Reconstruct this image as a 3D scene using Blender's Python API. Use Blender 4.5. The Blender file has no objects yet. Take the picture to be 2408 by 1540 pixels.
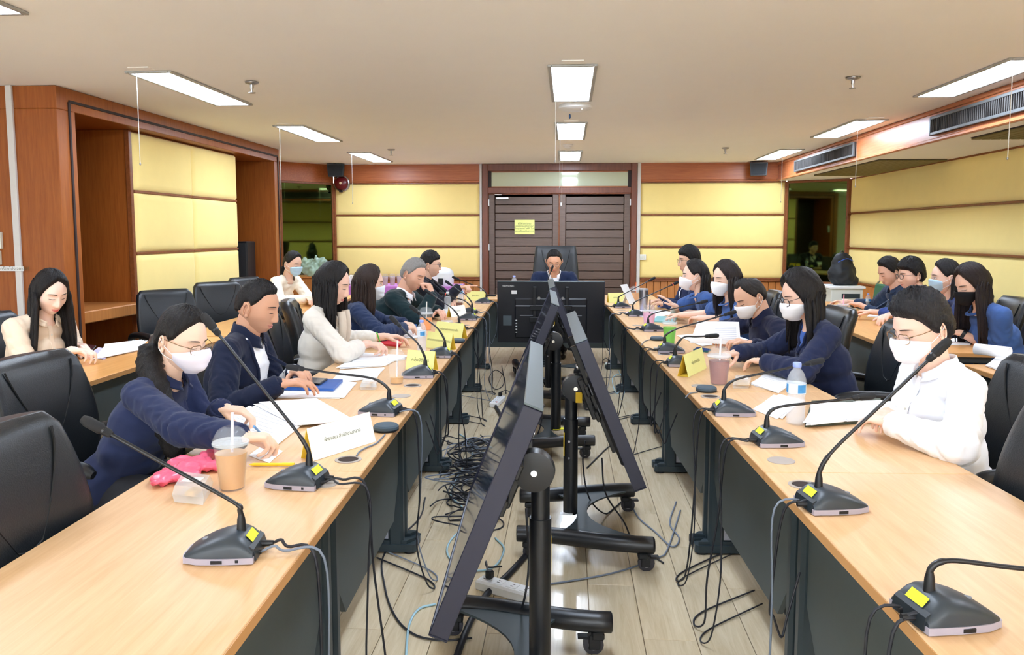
import bpy, bmesh, math, random
import numpy as np
from mathutils import Vector, Matrix, Euler, noise

random.seed(7)
PI = math.pi
def RAD(a): return a*PI/180.0
sc = bpy.context.scene
C = sc.collection

# ------------------------------------------------------------------ camera
FPX = 1847.0                       # focal length in pixels of the 2408 x 1540 frame
CAMZ = 1.455
PCX, PCY = 1204.0, 718.0           # principal point
VPX, VPY = 1336.0, 548.0           # vanishing point of the room's long axis
PITCH = math.atan((PCY-VPY)/FPX)
YAW = math.atan((VPX-PCX)*math.cos(PITCH)/FPX)
CAM = Vector((0, 0, CAMZ))
cF = Vector((-math.sin(YAW)*math.cos(PITCH), math.cos(YAW)*math.cos(PITCH), -math.sin(PITCH)))
cR = Vector((math.cos(YAW), math.sin(YAW), 0))
cU = cR.cross(cF)
cam_d = bpy.data.cameras.new('camera'); cam_o = bpy.data.objects.new('camera', cam_d); C.objects.link(cam_o)
cam_d.sensor_fit = 'HORIZONTAL'; cam_d.sensor_width = 36.0; cam_d.lens = 36.0*FPX/2408.0
cam_d.shift_y = -(770.0-PCY)/2408.0
cam_d.clip_start = 0.05; cam_d.clip_end = 100
cam_o.matrix_world = Matrix(((cR.x, cU.x, -cF.x, CAM.x), (cR.y, cU.y, -cF.y, CAM.y), (cR.z, cU.z, -cF.z, CAM.z), (0, 0, 0, 1)))
sc.camera = cam_o
# ------------------------------------------------------------------ world, exposure
W = bpy.data.worlds.new('world'); sc.world = W; W.use_nodes = True
bgn = W.node_tree.nodes['Background']; bgn.inputs[0].default_value = (0.9, 0.95, 1.0, 1); bgn.inputs[1].default_value = 9.0  # strong even sky, serves as fill light through the added rear windows
sc.view_settings.view_transform = 'Standard'; sc.view_settings.look = 'None'
sc.view_settings.exposure = 0.34; sc.view_settings.gamma = 1.0; sc.view_settings.use_curve_mapping = False
LIGHT_STRENGTH = 30.0
try:
    sc.cycles.max_bounces = 8; sc.cycles.diffuse_bounces = 5; sc.cycles.glossy_bounces = 4
    sc.cycles.transmission_bounces = 6; sc.cycles.transparent_max_bounces = 12
    sc.cycles.caustics_reflective = False; sc.cycles.caustics_refractive = False
    sc.cycles.sample_clamp_indirect = 6.0; sc.cycles.use_denoising = True
except Exception: pass

def ray(px, py):
    return (cR*((px-PCX)/FPX) + cU*((PCY-py)/FPX) + cF)
def on_z(px, py, z):
    d = ray(px, py); return CAM + d*((z-CAMZ)/d.z)
def on_y(px, py, y):
    d = ray(px, py); return CAM + d*(y/d.y)
def on_x(px, py, x):
    d = ray(px, py); return CAM + d*(x/d.x)

# ------------------------------------------------------------------ mesh helpers
class MB:
    def __init__(s): s.v = []; s.f = []; s.m = []; s.cur = 0
    def add(s, vs, fs):
        o = len(s.v); s.v += [tuple(v) for v in vs]
        for f in fs: s.f.append(tuple(i+o for i in f)); s.m.append(s.cur)
        return s
    def box(s, c, d, rot=None, bev=0.0):
        hx, hy, hz = d[0]/2, d[1]/2, d[2]/2
        if bev <= 0:
            vs = [Vector((x*hx, y*hy, z*hz)) for z in (-1, 1) for y in (-1, 1) for x in (-1, 1)]
            fs = [(0, 2, 3, 1), (4, 5, 7, 6), (0, 1, 5, 4), (2, 6, 7, 3), (0, 4, 6, 2), (1, 3, 7, 5)]
        else:
            b = min(bev, hx*.95, hy*.95, hz*.95); vs = []; idx = {}
            for sx in (-1, 1):
                for sy in (-1, 1):
                    for sz in (-1, 1):
                        for k in range(3):
                            p = [sx*(hx-b), sy*(hy-b), sz*(hz-b)]; p[k] = (sx*hx, sy*hy, sz*hz)[k]
                            idx[(sx, sy, sz, k)] = len(vs); vs.append(Vector(p))
            fs = []
            for k in range(3):
                a, c2 = [(1, 2), (2, 0), (0, 1)][k]
                for sg in (-1, 1):
                    q = []
                    for (u, w) in ((-1, -1), (1, -1), (1, 1), (-1, 1)):
                        key = [0, 0, 0]; key[k] = sg; key[a] = u; key[c2] = w; q.append(idx[tuple(key)+(k,)])
                    fs.append(tuple(q if sg > 0 else q[::-1]))
            for k in range(3):
                a, c2 = [(1, 2), (2, 0), (0, 1)][k]
                for u in (-1, 1):
                    for w in (-1, 1):
                        key = lambda e: tuple([e if i == k else (u if i == a else w) for i in range(3)])
                        q = [idx[key(-1)+(a,)], idx[key(1)+(a,)], idx[key(1)+(c2,)], idx[key(-1)+(c2,)]]
                        fs.append(tuple(q if u*w < 0 else q[::-1]))
            for sx in (-1, 1):
                for sy in (-1, 1):
                    for sz in (-1, 1):
                        q = [idx[(sx, sy, sz, k)] for k in range(3)]
                        fs.append(tuple(q if sx*sy*sz > 0 else q[::-1]))
        c = Vector(c)
        if rot is not None: vs = [rot @ v for v in vs]
        return s.add([v+c for v in vs], fs)
    def prism(s, pts, axis, a, b, bev=0):          # polygon pts (u,w) extruded along axis from a to b
        n = len(pts); vs = []
        for t in (a, b):
            for (u, w) in pts:
                vs.append({'x': (t, u, w), 'y': (u, t, w), 'z': (u, w, t)}[axis])
        fs = [tuple(range(n))[::-1], tuple(range(n, 2*n))]
        for i in range(n): fs.append((i, (i+1) % n, (i+1) % n+n, i+n))
        return s.add(vs, fs)
    def tube(s, pts, r, n=8, cap=True, closed=False):
        pts = [Vector(p) for p in pts]; m = len(pts)
        rs = list(r) if hasattr(r, '__len__') else [r]*m
        vs = []; fs = []; prev = None
        for i, p in enumerate(pts):
            if closed: t = pts[(i+1) % m]-pts[i-1]
            else: t = pts[min(i+1, m-1)]-pts[max(i-1, 0)]
            if t.length < 1e-9: t = Vector((0, 0, 1))
            t.normalize()
            if prev is None:
                up = Vector((0, 0, 1)) if abs(t.z) < .9 else Vector((1, 0, 0))
                u = t.cross(up).normalized()
            else:
                u = prev - t*prev.dot(t)
                u = u.normalized() if u.length > 1e-6 else t.orthogonal().normalized()
            prev = u; w = t.cross(u)
            for k in range(n):
                a = 2*PI*k/n; vs.append(p + (u*math.cos(a)+w*math.sin(a))*rs[i])
        L = m if closed else m-1
        for i in range(L):
            for k in range(n):
                i2 = (i+1) % m
                fs.append((i*n+k, i*n+(k+1) % n, i2*n+(k+1) % n, i2*n+k))
        if cap and not closed:
            fs.append(tuple(range(n))[::-1]); fs.append(tuple(range((m-1)*n, m*n)))
        return s.add(vs, fs)
    def lathe(s, prof, c=(0, 0, 0), n=24, M=None, cap=True):      # prof: (r,z)
        vs = []; fs = []; c = Vector(c)
        for (r, z) in prof:
            for k in range(n):
                a = 2*PI*k/n; v = Vector((r*math.cos(a), r*math.sin(a), z))
                if M is not None: v = M @ v
                vs.append(v+c)
        for i in range(len(prof)-1):
            for k in range(n): fs.append((i*n+k, i*n+(k+1) % n, (i+1)*n+(k+1) % n, (i+1)*n+k))
        if cap: fs.append(tuple(range(n))[::-1]); fs.append(tuple(range((len(prof)-1)*n, len(prof)*n)))
        return s.add(vs, fs)
    def ell(s, c, r, n=12, m=8, M=None):
        c = Vector(c); vs = []; fs = []
        for i in range(m+1):
            ph = PI*i/m
            for k in range(n):
                a = 2*PI*k/n; v = Vector((r[0]*math.sin(ph)*math.cos(a), r[1]*math.sin(ph)*math.sin(a), -r[2]*math.cos(ph)))
                if M is not None: v = M @ v
                vs.append(v+c)
        for i in range(m):
            for k in range(n): fs.append((i*n+k, i*n+(k+1) % n, (i+1)*n+(k+1) % n, (i+1)*n+k))
        return s.add(vs, fs)
    def grid(s, P):                                  # P[i][j] points
        n = len(P); m = len(P[0]); vs = [p for row in P for p in row]
        return s.add(vs, [(i*m+j, i*m+j+1, (i+1)*m+j+1, (i+1)*m+j) for i in range(n-1) for j in range(m-1)])
    def xf(s, M, start=0):
        for i in range(start, len(s.v)): s.v[i] = tuple(M @ Vector(s.v[i]))
        return s

def link(o, parent=None, loc=None, rotz=None):
    C.objects.link(o)
    if parent is not None: o.parent = parent
    if loc is not None: o.location = loc
    if rotz is not None: o.rotation_euler = (0, 0, rotz)
    return o
def mk(name, mb, mats, parent=None, smooth=False, loc=None, rotz=None, weld=False):
    me = bpy.data.meshes.new(name); me.from_pydata(mb.v, [], mb.f); me.update()
    if not isinstance(mats, (list, tuple)): mats = [mats]
    for m in mats: me.materials.append(m)
    if len(mats) > 1: me.polygons.foreach_set('material_index', mb.m)
    bm = bmesh.new(); bm.from_mesh(me)
    if weld: bmesh.ops.remove_doubles(bm, verts=bm.verts, dist=1e-5)
    bmesh.ops.recalc_face_normals(bm, faces=bm.faces)
    bm.to_mesh(me); bm.free()
    if smooth:
        me.polygons.foreach_set('use_smooth', [True]*len(me.polygons))
        if smooth != 'all':
            try: me.set_sharp_from_angle(angle=RAD(smooth if smooth is not True else 40))
            except Exception: pass
    me.update()
    o = bpy.data.objects.new(name, me)
    return link(o, parent, loc, rotz)
def tag(o, label=None, cat=None, group=None, kind=None):
    if label: o['label'] = label
    if cat: o['category'] = cat
    if group: o['group'] = group
    if kind: o['kind'] = kind
    return o
def thing(name, label, cat, loc=(0, 0, 0), rotz=0, group=None):
    o = bpy.data.objects.new(name, None); o.empty_display_size = .1
    link(o, None, loc, rotz); return tag(o, label, cat, group)
def struct(name, mb, mats, parent=None, smooth=False, label=None):
    o = mk(name, mb, mats, parent, smooth)
    if parent is None: o['kind'] = 'structure'
    if label: o['label'] = label
    return o
def dup(root, loc, rotz, label=None, group=None):
    r = root.copy(); C.objects.link(r); r.location = loc; r.rotation_euler = (0, 0, rotz)
    if label: r['label'] = label
    if group: r['group'] = group
    for ch in list(root.children):
        c = ch.copy(); C.objects.link(c); c.parent = r
        for g in ch.children:
            d = g.copy(); C.objects.link(d); d.parent = c
    return r
def catmull(pts, k=6):
    pts = [Vector(p) for p in pts]; out = []
    P = [pts[0]*2-pts[1]]+pts+[pts[-1]*2-pts[-2]]
    for i in range(1, len(P)-2):
        a, b, c, d = P[i-1:i+3]
        for j in range(k):
            t = j/k
            out.append(.5*((2*b)+(c-a)*t+(2*a-5*b+4*c-d)*t*t+(-a+3*b-3*c+d)*t**3))
    out.append(pts[-1]); return out

# ------------------------------------------------------------------ materials
def lin(c):
    return tuple(((x/255)/12.92 if x/255 <= .04045 else ((x/255+.055)/1.055)**2.4) for x in c)
MATS = {}
def mat(name, col, rough=.5, metal=0, var=.06, scale=30, bump=0, bscale=200, spec=.5, trans=0, emit=None, estr=0, coat=0, sheen=0, alpha=1, objvar=0, stretch=None, ior=1.45, sss=0):
    if name in MATS: return MATS[name]
    m = bpy.data.materials.new(name); m.use_nodes = True; nt = m.node_tree; N = nt.nodes; L = nt.links
    b = N['Principled BSDF']; c = lin(col)
    b.inputs['Roughness'].default_value = rough; b.inputs['Metallic'].default_value = metal
    b.inputs['Specular IOR Level'].default_value = spec; b.inputs['IOR'].default_value = ior
    b.inputs['Transmission Weight'].default_value = trans; b.inputs['Coat Weight'].default_value = coat
    b.inputs['Sheen Weight'].default_value = sheen; b.inputs['Alpha'].default_value = alpha
    if sss: b.inputs['Subsurface Weight'].default_value = sss; b.inputs['Subsurface Radius'].default_value = (.012, .005, .003); b.inputs['Subsurface Scale'].default_value = .6
    tc = N.new('ShaderNodeTexCoord'); vec = tc.outputs['Object']
    if stretch:
        mp = N.new('ShaderNodeMapping'); mp.inputs['Scale'].default_value = stretch; L.new(vec, mp.inputs[0]); vec = mp.outputs[0]
    nz = N.new('ShaderNodeTexNoise'); nz.inputs['Scale'].default_value = scale; nz.inputs['Detail'].default_value = 4; L.new(vec, nz.inputs['Vector'])
    mx = N.new('ShaderNodeMix'); mx.data_type = 'RGBA'
    mx.inputs['A'].default_value = tuple(x*(1-var) for x in c)+(1,); mx.inputs['B'].default_value = tuple(min(1, x*(1+var)) for x in c)+(1,)
    L.new(nz.outputs['Fac'], mx.inputs['Factor']); out = mx.outputs['Result']
    if objvar:
        oi = N.new('ShaderNodeObjectInfo'); hs = N.new('ShaderNodeHueSaturation'); mr = N.new('ShaderNodeMapRange')
        mr.inputs['To Min'].default_value = 1-objvar; mr.inputs['To Max'].default_value = 1+objvar
        L.new(oi.outputs['Random'], mr.inputs['Value']); L.new(mr.outputs[0], hs.inputs['Value']); L.new(out, hs.inputs['Color']); out = hs.outputs[0]
    L.new(out, b.inputs['Base Color'])
    if bump:
        n2 = N.new('ShaderNodeTexNoise'); n2.inputs['Scale'].default_value = bscale; n2.inputs['Detail'].default_value = 3; L.new(vec, n2.inputs['Vector'])
        bp = N.new('ShaderNodeBump'); bp.inputs['Strength'].default_value = bump; bp.inputs['Distance'].default_value = .01
        L.new(n2.outputs['Fac'], bp.inputs['Height']); L.new(bp.outputs[0], b.inputs['Normal'])
    if emit: b.inputs['Emission Color'].default_value = lin(emit)+(1,); b.inputs['Emission Strength'].default_value = estr
    MATS[name] = m; return m
def wood(name, c1, c2, rough=.35, grain=(6, 6, .6), scale=6, bump=.05, spec=.5, coat=0, objvar=0, rings=.5):
    m = bpy.data.materials.new(name); m.use_nodes = True; nt = m.node_tree; N = nt.nodes; L = nt.links
    b = N['Principled BSDF']; b.inputs['Roughness'].default_value = rough; b.inputs['Specular IOR Level'].default_value = spec; b.inputs['Coat Weight'].default_value = coat
    tc = N.new('ShaderNodeTexCoord'); vec = tc.outputs['Object']
    if objvar:
        oi = N.new('ShaderNodeObjectInfo'); va = N.new('ShaderNodeVectorMath'); va.operation = 'MULTIPLY_ADD'
        cb = N.new('ShaderNodeCombineXYZ')
        for i in range(3): L.new(oi.outputs['Random'], cb.inputs[i])
        L.new(cb.outputs[0], va.inputs[0]); va.inputs[1].default_value = (37, 53, 11); L.new(vec, va.inputs[2]); vec = va.outputs[0]
    mp = N.new('ShaderNodeMapping'); mp.inputs['Scale'].default_value = grain; L.new(vec, mp.inputs[0])
    nz = N.new('ShaderNodeTexNoise'); nz.inputs['Scale'].default_value = scale; nz.inputs['Detail'].default_value = 8; nz.inputs['Roughness'].default_value = .65
    nz.inputs['Distortion'].default_value = rings; L.new(mp.outputs[0], nz.inputs['Vector'])
    rp = N.new('ShaderNodeValToRGB'); rp.color_ramp.elements[0].position = .3; rp.color_ramp.elements[1].position = .72
    rp.color_ramp.elements[0].color = lin(c1)+(1,); rp.color_ramp.elements[1].color = lin(c2)+(1,)
    L.new(nz.outputs['Fac'], rp.inputs[0]); out = rp.outputs[0]
    if objvar:
        hs = N.new('ShaderNodeHueSaturation'); mr = N.new('ShaderNodeMapRange')
        mr.inputs['To Min'].default_value = 1-objvar; mr.inputs['To Max'].default_value = 1+objvar
        L.new(oi.outputs['Random'], mr.inputs['Value']); L.new(mr.outputs[0], hs.inputs['Value']); L.new(out, hs.inputs['Color']); out = hs.outputs[0]
    L.new(out, b.inputs['Base Color'])
    if bump:
        bp = N.new('ShaderNodeBump'); bp.inputs['Strength'].default_value = bump; bp.inputs['Distance'].default_value = .005
        L.new(nz.outputs['Fac'], bp.inputs['Height']); L.new(bp.outputs[0], b.inputs['Normal'])
    MATS[name] = m; return m

M_CEIL = mat('ceiling_paint', (249, 249, 248), .9, var=.02, scale=3, spec=.2)
M_WALLWOOD = wood('wall_wood_veneer', (136, 70, 22), (164, 94, 38), .38, (9, 9, .5), 7, .03)
M_WALLWOODH = wood('frieze_wood_veneer', (156, 82, 38), (184, 108, 58), .38, (.5, 9, 9), 7, .03)
M_BEAMWOOD = wood('beam_wood_veneer', (158, 86, 46), (188, 116, 72), .36, (9, .5, 9), 7, .03)
M_TRIM = wood('trim_wood', (112, 58, 26), (140, 80, 40), .4, (4, 4, 4), 6, .02)
M_DARKGROOVE = mat('dark_groove', (44, 32, 32), .6)
M_YELLOW = mat('yellow_fabric', (250, 228, 152), .95, var=.035, scale=8, bump=.12, bscale=700, spec=.1, sheen=.15)
M_WAINS = wood('wainscot_wood', (168, 104, 50), (196, 132, 72), .4, (30, 30, .4), 5, .05)
M_DOORPLANK = wood('door_plank_wood', (84, 66, 58), (104, 84, 74), .35, (.6, 9, 9), 7, .04, objvar=.16)
M_DOORFRAME = wood('door_frame_wood', (96, 48, 30), (122, 66, 42), .35, (6, 6, .6), 7, .03)
M_WHITEP = mat('white_plastic', (232, 234, 236), .45, var=.02)
M_CREAMP = mat('cream_plastic', (222, 222, 208), .5, var=.02)
M_GREYSTRIP = mat('grey_white_conduit', (208, 206, 204), .5, var=.03)
M_BLACKP = mat('black_plastic', (22, 24, 28), .42, var=.1, spec=.45)
M_BLACKM = mat('black_satin_metal', (20, 22, 27), .36, var=.08, spec=.6)
M_BLACKB = mat('black_base_plate', (46, 58, 64), .5, var=.05)
M_METAL = mat('brushed_metal', (180, 180, 182), .3, metal=1, var=.05)
M_CHROME = mat('chrome', (220, 222, 226), .12, metal=1, var=.02)
M_MIRROR = mat('tinted_mirror', (92, 108, 62), .03, metal=1, var=.02)
M_GLASSGREEN = mat('green_transom_glass', (206, 216, 192), .06, metal=.35, var=.02)
M_DIFF = mat('lit_diffuser', (255, 255, 255), .5, emit=(220, 235, 255), estr=LIGHT_STRENGTH)
M_LIGHTFRAME = mat('lamp_frame_grey', (176, 178, 176), .4, var=.06, metal=.3)
M_CORD = mat('white_cord', (226, 226, 222), .7)
M_TABLE = wood('beech_laminate', (212, 168, 120), (229, 191, 146), .40, (8, .55, 8), 6, .015)
M_EDGE = mat('beech_edge_band', (196, 146, 92), .4, var=.06, scale=20)
M_DESK2 = wood('orange_laminate', (214, 152, 84), (232, 176, 108), .3, (8, .55, 8), 6, .015, coat=.12)
M_MODESTY = mat('dark_grey_panel', (72, 82, 84), .55, var=.05, bump=.04, bscale=500)
M_LEGGREY = mat('table_leg_slate', (42, 54, 60), .42, var=.06)
M_LEGPLATE = mat('table_leg_light_plate', (158, 162, 176), .5, var=.04)
M_FLOOR = wood('laminate_floor', (196, 178, 146), (220, 206, 178), .2, (7, .5, 7), 5, .01, coat=.25, objvar=.05, rings=1.2)
M_FLOORB = mat('floor_base', (150, 126, 94), .5)
M_RED = mat('bell_red', (96, 18, 24), .3, var=.08)
M_AC = mat('ac_grille_dark', (52, 44, 40), .6)
M_VANE = mat('vane_grey', (66, 62, 60), .5, objvar=.35)
M_LOUVRE = mat('louvre_olive_wood', (112, 100, 52), .6, var=.1)

TMP = bpy.data.scenes.new('scratch')
def text_mb(txt, size, M, depth=0.0):
    cu = bpy.data.curves.new('t', 'FONT'); cu.body = txt; cu.size = size; cu.align_x = 'CENTER'; cu.align_y = 'CENTER'
    cu.extrude = depth; cu.resolution_u = 2
    o = bpy.data.objects.new('t', cu); TMP.collection.objects.link(o)
    vl = TMP.view_layers[0]; vl.update(); me = bpy.data.meshes.new_from_object(o.evaluated_get(vl.depsgraph))
    mb = MB(); mb.add([M @ v.co for v in me.vertices], [tuple(p.vertices) for p in me.polygons])
    bpy.data.objects.remove(o); bpy.data.curves.remove(cu); bpy.data.meshes.remove(me)
    return mb

# ------------------------------------------------------------------ room shell
CEIL = CAMZ+1.0
BY = 11.5                                   # back wall
XL, XR = -4.05, 3.79
YR = -3.2                                   # rear wall behind the camera
NX = -3.47                                  # face of the wooden niche wall
NY0, NY1 = 5.2, 9.33
XLL = -5.2
fl = struct('floor', MB().box(((XLL+XR)/2, (BY+YR)/2, -.06), (XR-XLL+.4, BY-YR+.4, .1)), M_FLOORB)
PWD, PLN = .19, 1.28
pm = None; k = 0
x = -1.62
while x < 1.6:
    y = .6-(k % 3)*.43
    while y < BY-.05:
        y0 = max(y, .6); y1 = min(y+PLN, BY)
        if y1-y0 > .05:
            if pm is None or abs((y1-y0)-PLN) > 1e-6:
                o = mk('floor_plank', MB().box((0, 0, -.004), (PWD-.0025, y1-y0-.0025, .012), bev=.0015), M_FLOOR, fl, loc=(x+PWD/2, (y0+y1)/2, 0))
                if abs((y1-y0)-PLN) < 1e-6: pm = o.data
            else:
                o = link(bpy.data.objects.new('floor_plank', pm), fl, (x+PWD/2, (y0+y1)/2, 0))
        y += PLN
    x += PWD; k += 1
rest = MB()
for (xa, xb, ya, yb) in ((XLL, -1.62, YR, BY), (x, XR, YR, BY), (-1.62, x, YR, .6)):
    xx = xa
    while xx < xb-.01:
        w = min(PWD*2, xb-xx); rest.box((xx+w/2, (ya+yb)/2, -.004), (w-.002, yb-ya, .012)); xx += w
o = mk('floor_plank_field', rest, M_FLOOR, fl); o['kind'] = 'stuff'
ce = struct('ceiling', MB().box(((XLL+XR)/2, (BY+YR)/2, CEIL+.06), (XR-XLL+.4, BY-YR+.4, .12)), M_CEIL)

ROWZ = [(.81, 1.248), (1.264, 1.71), (1.726, 2.175)]
def padded(name, parent, w, h, mat_, M, d=.022):
    """one padded fabric panel, w x h, built in the local xz plane facing -y, then moved by M"""
    nx, nz = 6, 6; P = []
    us = [0, .02/w*1.0, .06/w, .5, 1-.06/w, 1-.02/w, 1]; ws = [0, .02/h, .06/h, .5, 1-.06/h, 1-.02/h, 1]
    prof = [0, .7, 1, 1, 1, .7, 0]
    for j, wv in enumerate(ws):
        P.append([M @ Vector(((u-.5)*w, -d*min(prof[i], prof[j]), wv*h)) for i, u in enumerate(us)])
    return mk(name, MB().grid(P), mat_, parent, 60)
def MT(x, y, z, rz=0): return Matrix.Translation((x, y, z)) @ Matrix.Rotation(rz, 4, 'Z')

# back wall
DX0, DX1 = on_y(1133, 500, BY).x, on_y(1499, 500, BY).x
CLx, CRx = on_y(785, 500, BY).x, on_y(1848, 500, BY).x
wb = struct('wall_back', MB().box(((CLx+CRx)/2, BY+.08, CEIL/2), (CRx-CLx, .1, CEIL)), M_WALLWOODH)
for (a, b) in ((CLx+.02, DX0-.03), (DX1+.04, CRx-.01)):
    w = b-a; cx = (a+b)/2
    for (z0, z1) in ROWZ: padded('fabric_panel', wb, w, z1-z0, M_YELLOW, MT(cx, BY+.03, z0))
    for z in (.80, 1.256, 1.718, 2.182): mk('trim_strip', MB().box((cx, BY+.008, z), (w, .026, .02), bev=.004), M_TRIM, wb)
    mk('frieze_board', MB().box((cx, BY+.015, (2.19+CEIL)/2), (w, .03, CEIL-2.192), bev=.003), M_WALLWOODH, wb)
    mk('frieze_moulding', MB().box((cx, BY-.002, 2.205), (w, .03, .03), bev=.008), M_WALLWOODH, wb)
    mk('wainscot_cap', MB().box((cx, BY, .775), (w, .05, .03), bev=.008), M_TRIM, wb)
    n = int(w/.1)
    for i in range(n): mk('wainscot_board', MB().box((a+w*(i+.5)/n, BY+.018, .41), (w/n-.006, .03, .69), bev=.004), M_WAINS, wb)
    mk('skirting', MB().box((cx, BY+.005, .05), (w, .045, .1), bev=.005), M_TRIM, wb)
    mk('wall_end_trim', MB().box((a-.005 if a < 0 else b+.005, BY+.005, 1.22), (.03, .05, 1.93), bev=.006), M_TRIM, wb)
for xx in (DX0-.012, DX1+.018):
    o = struct('trim_1' if xx < 0 else 'trim_2', MB().box((xx, BY-.002, CEIL/2), (.05 if xx > 0 else .035, .05, CEIL-.004), bev=.004), M_GREYSTRIP)

# double door
DZ = on_y(1300, 455, BY).z; TZ0, TZ1 = on_y(1300, 440, BY).z, on_y(1300, 402, BY).z
dw = DX1-DX0; dcx = (DX0+DX1)/2
dr = thing('door_1', 'dark brown double door of horizontal boards behind the head table', 'door', (dcx, BY, 0)); dr['kind'] = 'structure'; del dr['category']
FR = .085
fm = MB()
for sx in (-1, 1): fm.box((sx*(dw/2-FR/2-.01), .005, CEIL/2), (FR, .09, CEIL-.002), bev=.006)
fm.box((0, .005, (DZ+TZ0)/2), (dw-.02-2*FR, .088, TZ0-DZ-.006), bev=.006)
fm.box((0, .005, (TZ1+CEIL)/2), (dw-.02-2*FR, .088, CEIL-TZ1-.002), bev=.006)
mk('door_frame', fm, M_DOORFRAME, dr)
iw = dw-.02-2*FR
mk('transom_pane', MB().box((0, .03, (TZ0+TZ1)/2), (iw, .012, TZ1-TZ0-.03)), M_GLASSGREEN, dr)
tb = MB()
for sx in (-1, 1): tb.box((sx*(iw/2-.02), .015, (TZ0+TZ1)/2), (.05, .03, TZ1-TZ0-.004))
mk('transom_bead', tb, M_DARKGROOVE, dr)
for sx in (-1, 1):
    lw = iw/2-.01; lc = sx*(iw/4)
    lf = mk('door_leaf', MB().box((lc, .045, DZ/2), (lw, .03, DZ-.02)), mat('door_leaf_dark', (70, 54, 50), .4, var=.08), dr)
    st = MB()
    for s2 in (-1, 1): st.box((lc+s2*(lw/2-.045), .028, DZ/2), (.085, .03, DZ-.025), bev=.003)
    mk('stile', st, M_DOORPLANK, lf)
    nb = 16
    for i in range(nb):
        z = .06+(DZ-.1)*(i+.5)/nb
        mk('door_board', MB().box((lc, .026, z), (lw-.19, .022, (DZ-.1)/nb-.008), bev=.004), M_DOORPLANK, lf)
    for z in (.5, 1.25, 1.9):
        mk('hinge', MB().box((sx*(iw/2-.008), .008, z), (.018, .012, .1), bev=.003), M_METAL, lf)
cl = mk('door_closer', MB().box((on_y(1182, 465, BY).x-dcx, -.02, on_y(1182, 466, BY).z), (.19, .05, .04), bev=.008).box((on_y(1172, 458, BY).x-dcx, -.03, on_y(1182, 458, BY).z), (.1, .02, .012)), M_METAL, dr)
mk('door_latch', MB().box((.03, .008, on_y(1316, 480, BY).z), (.025, .012, .05), bev=.004), M_METAL, dr)
pa, pb = on_y(1210, 517, BY), on_y(1257, 551, BY)
sg = thing('door_notice', 'yellow paper notice taped on the brown double door', 'notice', ((pa.x+pb.x)/2, BY-.002, (pa.z+pb.z)/2))
M_NOTE = mat('yellow_paper', (236, 243, 150), .8, var=.03)
M_INK = mat('dark_ink', (92, 96, 70), .8)
mk('sheet', MB().box((0, 0, 0), (pb.x-pa.x, .002, pa.z-pb.z)), M_NOTE, sg)
hh = pa.z-pb.z
for i, t in enumerate(('ผู้ใช้ห้องประชุม', 'เมื่อใช้งานเสร็จกรุณา', 'ปิดอุปกรณ์ ไฟฟ้า ไมค์', 'และเครื่องปรับอากาศ')):
    mk('printed_line', text_mb(t, .034, Matrix.Translation((0, -.0018, hh*(.24-.17*i))) @ Matrix.Rotation(PI/2, 4, 'X')), M_INK, sg)

# mirrored corners
def corner(name, A, B, mz0, mz1, inset0, inset1):
    A = Vector(A); B = Vector(B); d = (B-A); L = d.length; d.normalize(); ang = math.atan2(d.y, d.x); c = (A+B)/2
    M = Matrix.Translation((c.x, c.y, 0)) @ Matrix.Rotation(ang, 4, 'Z')
    w = struct(name, MB().box((0, .07, CEIL/2), (L, .1, CEIL)).xf(M), M_WALLWOODH)
    mk('mirror_pane', MB().box(((inset0-inset1)/2, .012, (mz0+mz1)/2), (L-inset0-inset1, .012, mz1-mz0)).xf(M), M_MIRROR, w)
    fm = MB()
    for xx in (-L/2+inset0/2, L/2-inset1/2): fm.box((xx, .005, (mz0+mz1)/2), (max(inset0, .02) if xx < 0 else max(inset1, .02), .04, mz1-mz0+.04), bev=.004)
    fm.box((0, .005, mz1+.012), (L, .04, .03), bev=.004)
    mk('mirror_frame', fm.xf(M), M_TRIM, w)
    mk('sill_board', MB().box((0, .0, mz0-.03), (L, .06, .06), bev=.006).xf(M), M_TRIM, w)
    mk('wainscot_board', MB().box((0, .012, mz0/2-.04), (L, .03, mz0-.08), bev=.004).xf(M), M_WAINS, w)
    mk('frieze_board', MB().box((0, .008, (2.19+CEIL)/2), (L, .03, CEIL-2.192), bev=.003).xf(M), M_WALLWOODH, w)
    return w
cwl = corner('wall_corner_left', (XL, BY-.62), (CLx, BY), .82, 2.165, .03, .03)
cwr = corner('wall_corner_right', (CRx, BY), (XR, BY-.48), .78, 2.16, .03, .03)

# left wall behind the niche, and the wooden niche
wl = struct('wall_left', MB().box((XL-.08, (NY1+BY-.62)/2, CEIL/2), (.1, BY-.62-NY1+.1, CEIL)), M_WALLWOOD)
LW = BY-.62-NY1
for (z0, z1) in ROWZ: padded('fabric_panel', wl, LW, z1-z0, M_YELLOW, MT(XL-.03, (NY1+BY-.62)/2, z0, PI/2))
for z in (.80, 1.256, 1.718, 2.182): mk('trim_strip', MB().box((XL-.008, (NY1+BY-.62)/2, z), (.026, LW, .02), bev=.004), M_TRIM, wl)
mk('frieze_board', MB().box((XL-.01, (NY1+BY-.62)/2, (2.19+CEIL)/2), (.03, LW, CEIL-2.192)), M_WALLWOOD, wl)
mk('wainscot_board', MB().box((XL-.015, (NY1+BY-.62)/2, .4), (.03, LW, .78)), M_WAINS, wl)

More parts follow.
